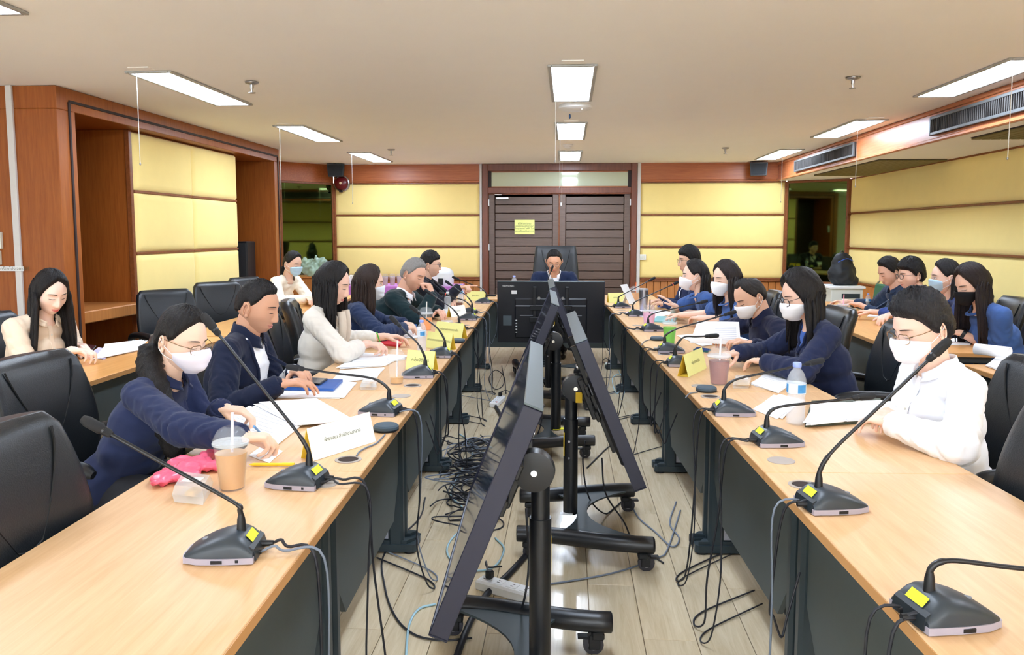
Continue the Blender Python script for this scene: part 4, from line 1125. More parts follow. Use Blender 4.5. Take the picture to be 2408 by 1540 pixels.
        m = MB().tube(pts, [.0014, .0024, .0025, .002, .0008], 6); face('eyebrow', m, M_BROW if hc[0] < 90 else mat('brow_grey', (92, 84, 80), .8))
    if mouth and not mask:
        lm = mat('lips_%d_%d_%d' % lips, lips, .4, var=.04)
        pts = [fpt(.023*u, -.0685+.0025*abs(u), .0005) for u in (-1, -.6, -.2, .2, .6, 1)]
        face('lip', MB().tube(pts, [.0006, .002, .0027, .0027, .002, .0006], 8), lm)
        pts = [fpt(.02*u, -.0768+.003*abs(u), .0003) for u in (-1, -.6, -.2, .2, .6, 1)]
        face('lip', MB().tube(pts, [.0006, .0022, .0032, .0032, .0022, .0006], 8), lm)
    # ---- hair
    hm = hairmat(hc); hl = HLINES[hair]
    ang = np.abs(np.degrees(TH)); zl = np.interp(ang, [a for a, b in hl], [b for a, b in hl])
    X0, Y0, Z0 = head_surf(TH, PH, 0, fem)
    m = sstep(Z0-zl, -.004, .02)
    topv = sstep(Z0, .02, .1)
    rs_ = np.random.RandomState(abs(hash(label)) % 1000 if False else sum(map(ord, label)) % 1000)
    jn = rs_.rand(*TH.shape)-.5
    streak = np.sin(TH*19+3*np.sin(PH*5))*.5+np.sin(TH*37+PH*7)*.3
    tt = m*(vol*(.75+.5*topv)+.0022*streak+(.012 if hair == 'sweep' else .006 if hair in ('short', 'fringe', 'crew') else .002)*jn*(.4+.6*topv))-.012*(1-m)
    if hair == 'bald': bp_ = gss(X0, .036)*gss(Y0+.038, .042)*sstep(Z0, .06, .1); tt = tt*(1-.5*bp_)-.012*bp_*(.8+.6*jn)
    rr = np.sqrt(X0**2+Y0**2+Z0**2); k_ = (rr+tt)/rr
    hb = MB(); grid_mesh(hb, X0*k_, Y0*k_, Z0*k_, Mhd)
    ho = mk('hair', hb, hm, root, 'all')
    Mv = Matrix.Translation(H) @ Matrix.Rotation(RAD(yaw), 4, 'Z') @ Matrix.Scale(s, 4)
    if long:
        zend = long.get('z', -.30); th0 = long.get('th', 108); fwdsh = long.get('fwd', .0); flare = long.get('flare', 1.15); thb = long.get('thb', th0)
        nr, ncol = 22, 46; G = []; Gi = []
        for i in range(nr):
            v = i/(nr-1); z = .075+(zend-.075)*v
            base = math.sqrt(max(0, 1-(max(z, 0)/.128)**2)) if z > 0 else 1.0
            g = sstep(np.array(-z), .03, -zend)
            rx = (.090*base)*(1+(flare-1)*float(g))+.004; ry = (.108*base)*(1-.12*float(g))+.004
            cy = -.004+fwdsh*float(g)+(.02*math.sin(pr)*2 if z < 0 else 0)
            thm = th0+(thb-th0)*v
            ro = []; ri = []
            for k in range(ncol):
                u = -1+2*k/(ncol-1); a = RAD(thm)*u
                n_ = .0035*math.sin(k*2.3+v*3)+.003*math.sin(k*5.1+1.3)+.004*noise.noise(Vector((k*.4, v*2.5, sum(map(ord, label)) % 17)))
                f = 1+n_/.09*min(1, v*4)
                zz_ = z+(.016*math.sin(k*1.9)+.012*math.sin(k*4.7)-.02*abs(u))*v*v
                tp = 1-.25*abs(u)**6
                ro.append((rx*f*math.sin(a), cy-ry*f*math.cos(a), zz_))
                th_ = .022*(1-.5*v)*tp
                ri.append(((rx*f-th_)*math.sin(a), cy-(ry*f-th_)*math.cos(a), zz_))
            G.append(ro); Gi.append(ri)
        m_ = MB(); m_.grid(G); m_.grid([r[::-1] for r in Gi])
        m_.grid([G[-1], Gi[-1]]); m_.grid([[r[0] for r in G], [r[0] for r in Gi]]); m_.grid([[r[-1] for r in G], [r[-1] for r in Gi]])
        for k in range(64):
            u = rs_.uniform(-1, 1) if k > 14 else (-1 if k % 2 else 1)*rs_.uniform(.86, 1.02)
            v0 = rs_.uniform(.12, .3); v1 = rs_.uniform(.9, 1.1); ph_ = rs_.uniform(0, 6); off = rs_.uniform(-.004, .006); pts = []
            for i in range(9):
                v = v0+(v1-v0)*i/8; z = .075+(zend-.075)*v
                base = math.sqrt(max(0, 1-(max(z, 0)/.128)**2)); g_ = float(sstep(np.array(-z), .03, -zend))
                rx = .090*base*(1+(flare-1)*g_)+.004+off; ry = .108*base*(1-.12*g_)+.004+off
                a = RAD(th0+(thb-th0)*v)*u+.05*math.sin(ph_+v*5)
                pts.append((rx*math.sin(a), -.004+fwdsh*g_+(.02*math.sin(pr)*2 if z < 0 else 0)-ry*math.cos(a), z+.006*math.sin(ph_)))
            r0 = rs_.uniform(.006, .011)
            m_.tube(pts, [r0*.5, r0*.9, r0, r0, r0, r0*.95, r0*.8, r0*.5, r0*.1], 6)
        m_.xf(Mv @ Matrix.Rotation(-pr*long.get('tilt', .35), 4, 'X'))
        mk('hair_length', m_, hm, root, 'all', weld=True)
    if pony:
        pts = catmull([Mv @ Vector(p) for p in pony['pts']], 6); r0 = pony.get('r', .03)
        n_ = len(pts); m_ = MB().tube(pts, [r0*(.55+.6*math.sin(PI*min(1, .25+.75*i/n_)))*(1 if i < n_-3 else .55) for i in range(n_)], 16)
        for i, v in enumerate(m_.v): m_.v[i] = (v[0]+.004*math.sin(i*2.1), v[1]+.004*math.sin(i*3.7), v[2])
        mk('ponytail', m_, hm, root, 'all')
    # ---- mask
    if mask:
        typ, mm = mask; nu, nv = 21, 17; G = []
        for j in range(nv):
            v = j/(nv-1); row = []
            for i in range(nu):
                u = -1+2*i/(nu-1)
                zt = -.001-.034*abs(u)**1.5; zb = -.122+.052*abs(u)**1.5
                if typ == 'surg': zt = -.003-.022*u*u; zb = -.119+.034*u*u
                z = zt+(zb-zt)*v; th = RAD(66 if typ != 'surg' else 58)*u
                ph = np.array([[math.atan2(z, .092)]])
                for _ in range(5): a, b, c = head_surf(np.array([[th]]), ph, 0, fem); ph = np.clip(ph+(z-c)/.11, -1.35, 1.3)
                p = Vector((a[0, 0], b[0, 0], c[0, 0])); d = Vector((math.sin(th), math.cos(th), -.12))
                e = max(0, 1-abs(u)**2.2)
                if typ == 'kn': off = .004+.030*e*(1-.55*abs(u))*math.sin(PI*min(1, .12+.88*v))**.6+.008*(1-abs(u))*e
                elif typ == 'cup': off = .004+.036*e*math.sin(PI*min(1, .10+.86*v))**.55
                else: off = .004+.024*e*math.sin(PI*min(1, .14+.82*v))**.5+.0015*math.sin(v*PI*7)*e
                row.append(p+d*off)
            G.append(row)
        m_ = MB().grid(G); n0 = len(m_.v)
        Gi = [[q-Vector((0, .003, 0))*(1)-q*.02 for q in r] for r in G]
        m_.grid([r[::-1] for r in Gi]); 
        for A, B in ((G[0], Gi[0]), (G[-1], Gi[-1]), ([r[0] for r in G], [r[0] for r in Gi]), ([r[-1] for r in G], [r[-1] for r in Gi])): m_.grid([A, B])
        fm = mk('face_mask', m_.xf(Mhd), mm, root, 45, weld=True)
        for sg in (1, -1):
            c = G[2][-1] if sg > 0 else G[2][0]; c2 = G[-3][-1] if sg > 0 else G[-3][0]
            ear = Vector((sg*.083, -.028, .006)); ear2 = Vector((sg*.083, -.026, -.03))
            for A, B in ((c, ear), (c2, ear2)):
                md = (Vector(A)+B)/2; md.x = sg*(max(abs(A[0]), abs(B.x))+.001)
                mk('ear_loop', MB().tube(catmull([A, md, B], 4), .0013, 6).xf(Mhd), M_MASKW if typ != 'black' else mm, fm)
    if glasses:
        gm = {'gold': M_FRAMEG, 'dark': M_FRAMEK}[glasses]
        yb = .101 if not mask else .106
        gl = None
        for sg in (1, -1):
            pts = [(sg*.034+.0235*se(math.cos(a), .8), yb-.004*abs(math.cos(a)) - (.006 if math.cos(a)*sg > .5 else 0), -.004+.019*se(math.sin(a), .85)) for a in [2*PI*k/20 for k in range(20)]]
            g = mk('glasses', MB().tube(pts, .0014 if glasses == 'gold' else .002, 6, closed=True).xf(Mhd), gm, root) if gl is None else mk('rim', MB().tube(pts, .0014 if glasses == 'gold' else .002, 6, closed=True).xf(Mhd), gm, gl)
            gl = gl or g
            mk('temple', MB().tube([(sg*.057, yb-.01, .004), (sg*.078, .06, .006), (sg*.082, -.01, .008), (sg*.08, -.03, -.01)], .0014, 6).xf(Mhd), gm, gl)
            mk('lens', MB().add([(p[0], p[1], p[2]) for p in pts], [tuple(range(20))]).xf(Mhd), M_LENS, gl)
        mk('bridge', MB().tube([(-.011, yb, 0), (0, yb+.003, .004), (.011, yb, 0)], .0014, 6).xf(Mhd), gm, gl)
    # ---- clothing
    cm = cloth(top, topc); g = MB()
    inf = 1.08 if not fem else 1.04
    def el(t, r, y=0): g.ell(P+up*Ltn*t+fw*y, tuple(q*s*inf for q in r), 16, 12, Matrix(((1, 0, 0, 0), (0, fw.y, up.y, 0), (0, fw.z, up.z, 0), (0, 0, 0, 1))))
    if fem:
        el(.0, (.175, .13, .12)); el(.28, (.142, .108, .15)); el(.55, (.152, .115, .13), .0); el(.62, (.14, .105, .10), .025); el(.82, (.150, .085, .08), -.01)
    else:
        el(.0, (.18, .135, .12)); el(.28, (.168, .125, .16), .01); el(.6, (.178, .122, .16)); el(.83, (.172, .092, .085), -.01)
    for sg in (1, -1):
        S_, E, Wp, Mh, pose = arms[sg]
        capsule(g, N-up*.02-Vector((0, .012, 0)), S_-up*.0, .056*s, (.054 if fem else .060)*s, 14)
        if short:
            q = S_.lerp(E, .62); capsule(g, S_, q, .057*s, .060*s, 14)
        else:
            k = {'long': 1.0, 'roll': .62}[sleeve]
            capsule(g, S_, E, (.057 if fem else .064)*s, (.051 if fem else .056)*s, 14); q = E.lerp(Wp, .93 if k == 1 else k); capsule(g, E, q, .056*s, .045*s, 14)
    co, no, fs = remesh(g, vox, 5)
    # trim ends: wrinkles
    lab_off = sum(map(ord, label)) % 97
    amp = .0085 if top not in ('suit',) else .004
    for i in range(len(co)):
        p = Vector(co[i]); q = Vector((p.x*9, p.y*9, p.z*13))
        best = None
        for sg in (1, -1):
            for (a_, b_, o_) in ((arms[sg][0], arms[sg][1], 0), (arms[sg][1], arms[sg][2], 7)):
                ab = b_-a_; t_ = max(0, min(1, (p-a_).dot(ab)/ab.length_squared)); r_ = p-(a_+ab*t_)
                if best is None or r_.length < best[0]: best = (r_.length, t_*ab.length, r_, o_+sg, ab)
        if best[0] < .085:
            r_ = best[2].normalized() if best[0] > 1e-5 else Vector((0, 0, 1))
            q = Vector((best[1]*26+2.2*r_.x, r_.y*1.3+r_.z*.9, best[3]*3.1+lab_off)); w = 1-2.2*abs(noise.noise(q))+.5*noise.noise(Vector((best[1]*55, r_.z*2, lab_off)))
            el_ = min((p-arms[1][1]).length, (p-arms[-1][1]).length); w *= .55+.75*math.exp(-(el_/.10)**2)
        else:
            q = Vector((p.x*6, p.y*6, p.z*15+3*abs(p.x)))
            w = .6-1.5*abs(noise.noise(q+Vector((lab_off, 0, 0))))+.5*noise.noise(q*2.1)
        co[i] += no[i]*w*amp
    # neck hole: drop faces around the neck axis
    nk = Mhd @ Vector((0, -.02, -.05)); ax = (nk-N).normalized()
    nr_ = {'tee': .072, 'round': .076}.get(collar, .066)*s
    # split front opening
    relP = co-np.array(P); tpos = relP @ np.array(up)/Ltn; fpos = relP @ np.array(fw); xpos = co[:, 0]
    def wopen(t):
        if opening == 'open': return .035+.05*np.clip(t, 0, 1)
        if opening == 'suit': return np.clip((t-.35)/.65, -1, 1)*.075
        if opening == 'vneck': return np.clip((t-.72)/.28, -1, 1)*.07
        return np.full_like(t, -1.0)
    keep, shirt = [], []
    for f in fs:
        idx = list(f); c = co[idx].mean(0); v = Vector(c)-N; h = v.dot(ax)
        rad = (v-ax*h).length
        if rad < nr_ and h > -.03: continue
        t = tpos[idx].mean(); x_ = abs(xpos[idx].mean()); f_ = fpos[idx].mean()
        if opening and f_ > .02 and x_ < wopen(np.array(t)) and t > -.05 and t < 1.12: shirt.append(f)
        else: keep.append(f)
    def submesh(name, faces, mt):
        used = sorted({i for f in faces for i in f}); mp = {i: k for k, i in enumerate(used)}
        m_ = MB(); m_.v = [tuple(co[i]) for i in used]; m_.f = [tuple(mp[i] for i in f) for f in faces]; m_.m = [0]*len(m_.f)
        o = mk(name, m_, mt, root, 'all')
        so = o.modifiers.new('thickness', 'SOLIDIFY'); so.thickness = .004; so.offset = -1
        return o
    gname = {'tee': 'tee_shirt', 'shirt': 'shirt', 'blouse': 'blouse', 'suit': 'suit_jacket'}.get(top.split('_')[0], 'jacket')
    go = submesh(gname, keep, cm)
    if shirt:
        im = inner or M_SHIRTW; submesh('shirt_front', shirt, im)
        from mathutils.bvhtree import BVHTree
        bv = BVHTree.FromPolygons([tuple(c) for c in co], fs)
        for sg in (1, -1):
            pts = []
            for q in range(13):
                t = (.0 if opening == 'open' else .36 if opening == 'suit' else .73)+(1.02-(.0 if opening == 'open' else .36 if opening == 'suit' else .73))*q/12
                x_ = sg*float(wopen(np.array(t))); o_ = P+up*Ltn*t+fw*.5+Vector((x_, 0, 0))
                hit = bv.ray_cast(o_, -fw, 1.0)[0]
                if hit: pts.append(hit+fw*.002)
            if len(pts) > 3: mk('lapel', MB().tube(pts, .009, 8), cm, root, 'all')
    # collar
    if collar and collar not in ('round',):
        ccol = {'white': M_SHIRTW, 'self': cm, 'stand': cm, 'tee': cm}[collar]
        hgt = {'white': .045, 'self': .04, 'stand': .072, 'tee': .012}[collar]*s; G = []; r1 = nr_+.004; gap = {'white': 26, 'self': 24, 'stand': 16, 'tee': 0}[collar]
        q_ = Vector((0, 0, 1)).rotation_difference(ax).to_matrix(); nn = 28
        for j in range(4):
            v = j/3; row = []
            for k in range(nn+1):
                a = RAD(gap+(360-2*gap)*k/nn)+PI/2; fr_ = max(0, math.sin(a))
                rad = r1*(1.1-.1*v)+(.012 if j == 0 else 0)
                hz = -.012+hgt*v*(1-.35*fr_)-.02*fr_
                if collar == 'white' and j == 0: hz -= .02*fr_**3
                row.append(N+q_ @ Vector((rad*math.cos(a), rad*math.sin(a)*1.02, hz)))
            G.append(row)
        o = mk('collar', MB().grid(G), ccol, root, 'all'); so = o.modifiers.new('thickness', 'SOLIDIFY'); so.thickness = .005; so.offset = 0
    if scarf:
        for sg in (1, -1):
            pts = []
            for q in range(9):
                t = 1.0-.75*q/8; pts.append(P+up*Ltn*t+fw*((.115 if fem else .13)+.02*math.sin(q*.6))+Vector((sg*(.05+.012*q/8), 0, 0)))
            mk('scarf', MB().tube(pts, [.024]*9, 10), scarf, root, 'all')
    if top.split('_')[0] in ('white', 'shirt', 'blouse') and collar == 'self':
        from mathutils.bvhtree import BVHTree
        bv = BVHTree.FromPolygons([tuple(c) for c in co], fs); pts = []
        for q in range(16):
            hit = bv.ray_cast(P+up*Ltn*(.25+.7*q/15)+fw*.5, -fw, 1.0)[0]
            if hit: pts.append(hit)
        if len(pts) > 4:
            pk = mk('placket', MB().grid([[p_+Vector((-.013, 0, 0))+fw*.001, p_+Vector((-.011, 0, 0))+fw*.005, p_+Vector((.011, 0, 0))+fw*.005, p_+Vector((.013, 0, 0))+fw*.001] for p_ in pts]), cm, root, 50)
            for p_ in pts[1::3]: mk('button', MB().ell(p_+fw*.006, (.005, .002, .005), 10, 6), M_CREAMP, pk)
    if sleeve == 'long':
        for sg in (1, -1):
            S_, E, Wp, Mh, pose = arms[sg]; d = (Wp-E).normalized()
            q = Vector((0, 0, 1)).rotation_difference(d).to_matrix().to_4x4(); c = E.lerp(Wp, .93)
            mk('cuff', MB().lathe([(.040*s, -.03), (.045*s, -.024), (.044*s, .02), (.038*s, .026), (.029*s, .018)], c, 18, q, cap=False), cm if top != 'white' else M_SHIRTW, root, 'all')
    if watch:
        S_, E, Wp, Mh, pose = arms[watch]; d = (Wp-E).normalized(); q = Vector((0, 0, 1)).rotation_difference(d).to_matrix().to_4x4(); c = E.lerp(Wp, .95)
        w_ = mk('watch_strap', MB().lathe([(.029, -.011), (.0315, -.011), (.0315, .011), (.029, .011)], c, 20, q), M_BLACKP, root, 40)
        mk('watch_face', MB().box(c+Mh.to_3x3() @ Vector((0, 0, .031)), (.036, .036, .01), Mh.to_3x3(), .004), M_IRIS, w_)
    # logo on the chest
    if logo:
        o_ = P+up*Ltn*.68+fw*.5+Vector((logo[1], 0, 0)); 
        from mathutils.bvhtree import BVHTree
        bv = BVHTree.FromPolygons([tuple(c) for c in co], fs); hit, nrm, _, _ = bv.ray_cast(o_, -fw, 1.0)
        if hit:
            zz = nrm; xx = Vector((-1, 0, 0)); xx = (xx-zz*xx.dot(zz)).normalized(); yy = zz.cross(xx)
            Mt = Matrix(((xx.x, yy.x, zz.x, hit.x+zz.x*.006), (xx.y, yy.y, zz.y, hit.y+zz.y*.006), (xx.z, yy.z, zz.z, hit.z+zz.z*.006), (0, 0, 0, 1)))
            mk('chest_lettering', text_mb(logo[0], .022, Mt), M_SHIRTW, root)
    # trousers and shoes
    lg = MB()
    for sg in (1, -1):
        hp = Vector((sg*.085, 0, .52)); kn = Vector((sg*.11, .40, .50)); an = Vector((sg*.11, .40, .10))
        capsule(lg, hp, kn, .085*s, .065*s); capsule(lg, kn, an, .062*s, .048*s)
    lg.ell((0, -.01, .53), (.17*s, .12*s, .09), 16, 10)
    co2, no2, fs2 = remesh(lg, .016, 3); m_ = MB(); m_.add([tuple(c) for c in co2], fs2); mk('trousers', m_, M_TROUS, root, 'all')
    for sg in (1, -1):
        sh = MB(); capsule(sh, (sg*.11, .38, .05), (sg*.115, .53, .038), .045, .036); co2, no2, fs2 = remesh(sh, .010, 3)
        for c in co2: c[2] = max(c[2], .002)
        m_ = MB(); m_.add([tuple(c) for c in co2], fs2); mk('shoe', m_, M_SHOE, root, 'all')
    if chairlab:
        cp = Pw-fwd*(chair_off); chair(cp.x, cp.y, frz+RAD(random.uniform(-6, 6)), chairlab)
    return root
M_LENS = mat('clear_lens', (235, 240, 245), .02, alpha=.12, spec=.5)
def tz(px, py, z=.775): return on_z(px, py, z)
NAVY = (34, 44, 80)
# left row ---------------------------------------------------------------
person('woman in navy jacket, glasses and white mask writing, nearest on the left', (428, 798), 2.75, -90, yaw=-16, pitch=16, fem=1, scale=.97, tone=(236, 200, 178), hair='tied', vol=.014,
       pony={'pts': [(.05, -.10, -.03), (.085, -.075, -.10), (.115, -.02, -.18), (.135, .03, -.27), (.135, .06, -.36), (.125, .07, -.43)], 'r': .042}, mask=('cup', mat('mask_lilac_white', (236, 232, 246), .8, var=.015)), glasses='gold', top='navy_soft', topc=(36, 45, 78), collar='self', vox=.009,
       hands={1: dict(w=tz(566, 1052, .785), pose='pen', dir=Vector((.8, .5, -.1))), -1: dict(w=tz(520, 972, .80), pose='hold', dir=Vector((1, .1, -.1)))}, chairlab='black leather chair behind the nearest masked woman in navy', chair_off=.06)
person('short haired man in open navy jacket and white shirt looking down', (606, 722), 3.52, -88, chair_off=-.07, lean_max=.14, yaw=-4, pitch=14, scale=1.0, tone=(206, 156, 128), hair='crew', vol=.011, top='navy_dark', topc=(26, 33, 56), opening='open', collar='stand', vox=.009,
       hands={1: dict(w=tz(655, 930, .76), pose='rest'), -1: dict(w=tz(694, 884, .79), pose='rest')}, chairlab='black leather chair of the short haired man in the open navy jacket')
person('long haired woman in cream blazer writing with a green pen', (782, 668), 4.42, -88, yaw=-2, pitch=16, fem=1, tone=(232, 192, 172), hair='long', vol=.015, long=dict(z=-.235, th=112, flare=1.12, fwd=.02), top='cream_blazer', topc=(226, 221, 212), opening='vneck', inner=mat('scarf_beige', (214, 200, 184), .9), vox=.009,
       hands={1: dict(w=tz(862, 822, .785), pose='pen', dir=Vector((1, .1, -.05))), -1: dict(w=tz(905, 800, .785), pose='rest')}, sleeve='roll', chairlab='black leather chair behind the woman in the cream blazer', scarf=mat('scarf_beige', (214, 200, 184), .9))
person('brown haired woman in navy jacket and pale surgical mask, turned away', (868, 666), 5.35, -78, yaw=6, pitch=6, fem=1, tone=(230, 190, 168), hair='long', hc=(46, 32, 27), vol=.014, long=dict(z=-.26, th=104, flare=1.2, fwd=.0), mask=('surg', mat('mask_pale_blue', (222, 232, 246), .8)), top='navy_mid', topc=(38, 51, 82),
       collar='self', chairlab='black leather chair behind the brown haired woman with a surgical mask', eyes='open')
person('grey haired man in dark jacket resting his chin on his hand', (972, 646), 6.25, -96, lean_max=.34, yaw=-14, pitch=20, roll=-6, scale=1.06, tone=(222, 172, 146), hair='short', hc=(142, 138, 134), vol=.012, top='teal_black', topc=(26, 44, 48), opening='suit', collar='white',
       hands={1: dict(w=on_y(1016, 694, 6.12), pose='fist', dir=Vector((-.25, .0, 1)), up=Vector((1, -.3, .2)), hint=Vector((.3, .4, -1))), -1: dict(w=tz(1030, 738, .785), pose='rest')}, chairlab='black leather chair of the grey haired man', vox=.0105)
person('black haired man with glasses pointing across the table, far end of the left row', (1012, 622), 7.55, -90, yaw=4, pitch=2, tone=(228, 184, 160), hair='fringe', vol=.018, glasses='dark', top='black_jacket', topc=(26, 28, 38), opening='suit', collar='self', eyes='open', vox=.011,
       hands={1: dict(w=on_y(1078, 676, 7.45), pose='point', dir=Vector((1, 0, .15))), -1: dict(w=tz(1062, 712, .785), pose='rest')}, chairlab='black leather chair of the pointing man with glasses')
# second row, left
person('long haired woman in a beige blouse looking at a phone at the side desk', (118, 688), 4.12, -104, yaw=-14, pitch=20, fem=1, tone=(238, 204, 186), hair='long', vol=.016, long=dict(z=-.36, th=104, flare=1.25, fwd=.03), top='blouse_beige', topc=(228, 208, 184), opening=None, collar='self', sleeve='roll', lips=(206, 92, 88),
       hands={1: dict(w=tz(168, 838, .785), pose='hold', dir=Vector((1, .1, 0))), -1: dict(w=tz(170, 812, .81), pose='hold', dir=Vector((1, -.2, 0)))}, vox=.009, chairlab='black leather chair behind the woman in the beige blouse')
person('woman in cream cardigan and blue surgical mask with folded arms, far left', (688, 620), 7.7, -108, yaw=-6, pitch=14, fem=1, tone=(228, 188, 164), hair='tied', vol=.012, pony={'pts': [(0, -.11, -.03), (0, -.13, -.1), (0, -.12, -.2)], 'r': .026}, mask=('surg', M_MASKB), top='blouse_cream', topc=(240, 230, 212), collar='round', vox=.011,
       hands={1: dict(w=tz(716, 706, .80), pose='rest', dir=Vector((.6, .8, 0))), -1: dict(w=tz(722, 700, .82), pose='rest', dir=Vector((.6, -.8, 0)))}, chairlab='black leather chair of the far left woman in the cream cardigan')
# chairman
person('chairman in navy suit and white shirt with glasses reading, head of the table', (1303, 614), HY+.80, 180, yaw=0, pitch=22, scale=1.10, tone=(218, 168, 140), hair='short', vol=.012, hc=(34, 32, 34), glasses='gold', top='suit_navy', topc=(30, 42, 72), opening='suit', collar='white', vox=.011)
# right row ---------------------------------------------------------------
person('short haired person in white shirt with glasses and white mask, nearest on the right', (2166, 770), 2.85, 96, lean_max=.09, yaw=10, pitch=18, fem=1, scale=1.0, tone=(238, 200, 180), hair='sweep', vol=.024, hc=(34, 32, 34), mask=('kn', M_MASKW), glasses='gold', top='white', topc=(240, 242, 252), collar='self', vox=.009,
       hands={1: dict(w=tz(2088, 985, .785), pose='rest'), -1: dict(w=tz(2098, 1012, .785), pose='rest')}, chairlab='black leather chair of the person in the white shirt', chair_off=.05)
person('long haired woman in navy jacket with glasses and white mask on the right row', (1886, 694), 4.1, 92, yaw=6, pitch=18, fem=1, scale=1.02, tone=(234, 194, 172), hair='long', vol=.022, long=dict(z=-.27, th=100, flare=1.32, fwd=.02), mask=('kn', M_MASKW), glasses='dark', top='navy_r', topc=(34, 42, 72), opening='vneck', inner=cloth('blue_inner', (60, 100, 180)), vox=.009,
       hands={-1: dict(w=tz(1800, 862, .785), pose='rest'), 1: dict(w=tz(1732, 838, .80), pose='hold')}, chairlab='black leather chair behind the long haired woman in navy on the right', chair_off=.04, logo=('D', .08))
person('balding man in dark navy jacket and white mask holding a printed sheet', (1764, 698), 4.9, 98, yaw=8, pitch=30, tone=(222, 176, 150), hair='bald', hc=(38, 34, 34), vol=.012, mask=('kn', M_MASKW), top='navy_r3', topc=(27, 32, 58), collar='stand', vox=.010,
       hands={-1: dict(w=tz(1772, 812, .83), pose='hold', dir=Vector((-1, .2, .3))), 1: dict(w=tz(1690, 790, .80), pose='hold')}, chairlab='grey backed chair of the balding man' if False else 'black leather chair of the balding man', logo=('DIPROM', -.08))
person('woman in blue tee shirt with hair hiding her cheek, beside the balding man', (1708, 655), 5.62, 100, yaw=14, pitch=8, fem=1, tone=(234, 196, 174), hair='long', hc=(40, 32, 32), vol=.016, long=dict(z=-.25, th=112, flare=1.1), mask=('kn', M_MASKW), top='tee_blue', topc=(64, 94, 152), sleeve='short', collar='tee',
       hands={-1: dict(w=tz(1640, 757, .785), pose='rest'), 1: dict(w=tz(1600, 748, .785), pose='rest')}, chairlab='black leather chair of the woman in blue beside the balding man')
person('woman in blue tee shirt with long straight hair, white mask and black wrist watch', (1634, 648), 6.35, 88, yaw=-4, pitch=2, fem=1, tone=(236, 198, 176), hair='tied', vol=.014, hc=(26, 22, 24), long=dict(z=-.34, th=62, thb=72, flare=.9), mask=('kn', M_MASKW), top='tee_blue', topc=(64, 94, 152), sleeve='short', collar='tee', eyes='open',
       hands={-1: dict(w=tz(1606, 738, .785), pose='rest'), 1: dict(w=on_y(1590, 722, 6.4), pose='flat', dir=Vector((-.7, .1, .6)), up=Vector((.6, 0, .7)))}, watch=-1, chairlab='black leather chair of the woman with the black wrist watch')
person('man with glasses and wavy black hair in navy jacket, far end of the right row', (1620, 612), 7.45, 94, yaw=6, pitch=2, tone=(224, 178, 152), hair='fringe', vol=.024, glasses='gold', top='navy_r6', topc=(34, 44, 78), opening='suit', collar='self', eyes='open', vox=.011, chairlab='black leather chair at the far end of the right row')
# second row, right
person('young man in dark blue shirt looking down at a laptop, far right desk', (2092, 640), 7.15, 92, yaw=4, pitch=20, tone=(220, 172, 146), hair='short', vol=.022, top='shirt_slate', topc=(38, 54, 80), collar='self', sleeve='roll', vox=.011,
       hands={-1: dict(w=tz(2022, 724, .78), pose='rest'), 1: dict(w=tz(1990, 716, .78), pose='rest')}, chairlab='black leather chair of the young man at the laptop')
person('young man with fringe and dark glasses in blue shirt, far right desk', (2142, 646), 6.5, 92, yaw=4, pitch=6, tone=(232, 188, 164), hair='fringe', vol=.026, glasses='dark', top='shirt_blue', topc=(50, 72, 134), collar='self', sleeve='roll', eyes='open', vox=.011,
       hands={1: dict(hint=Vector((.05, -.6, -.8))), -1: dict(hint=Vector((-.05, -.6, -.8)))}, chairlab='black leather chair of the young man with the fringe')
person('woman in navy top with light blue surgical mask, right side desk', (2224, 652), 5.86, 84, yaw=-4, pitch=4, fem=1, tone=(234, 194, 172), hair='tied', vol=.014, long=dict(z=-.26, th=74, thb=80, flare=1.0), mask=('surg', M_MASKB), top='tee_navy', topc=(38, 50, 90), sleeve='short', collar='tee', eyes='open', hands={1: dict(hint=Vector((.05, -.6, -.8))), -1: dict(hint=Vector((-.05, -.6, -.8)))}, chairlab='black leather chair of the woman with the light blue mask')
person('woman in blue tee shirt with long dark hair and black mask, right side desk', (2286, 668), 5.2, 92, yaw=8, pitch=22, fem=1, scale=1.04, tone=(232, 188, 164), hair='long', hc=(34, 24, 24), vol=.018, long=dict(z=-.36, th=106, flare=1.15, fwd=.02), mask=('kn', M_MASKK), top='tee_blue', topc=(64, 94, 152), sleeve='short', collar='tee',
       hands={-1: dict(w=tz(2262, 792, .785), pose='rest'), 1: dict(w=tz(2240, 780, .785), pose='rest')}, watch=-1, vox=.0095, chairlab='black leather chair behind the woman with the black mask')
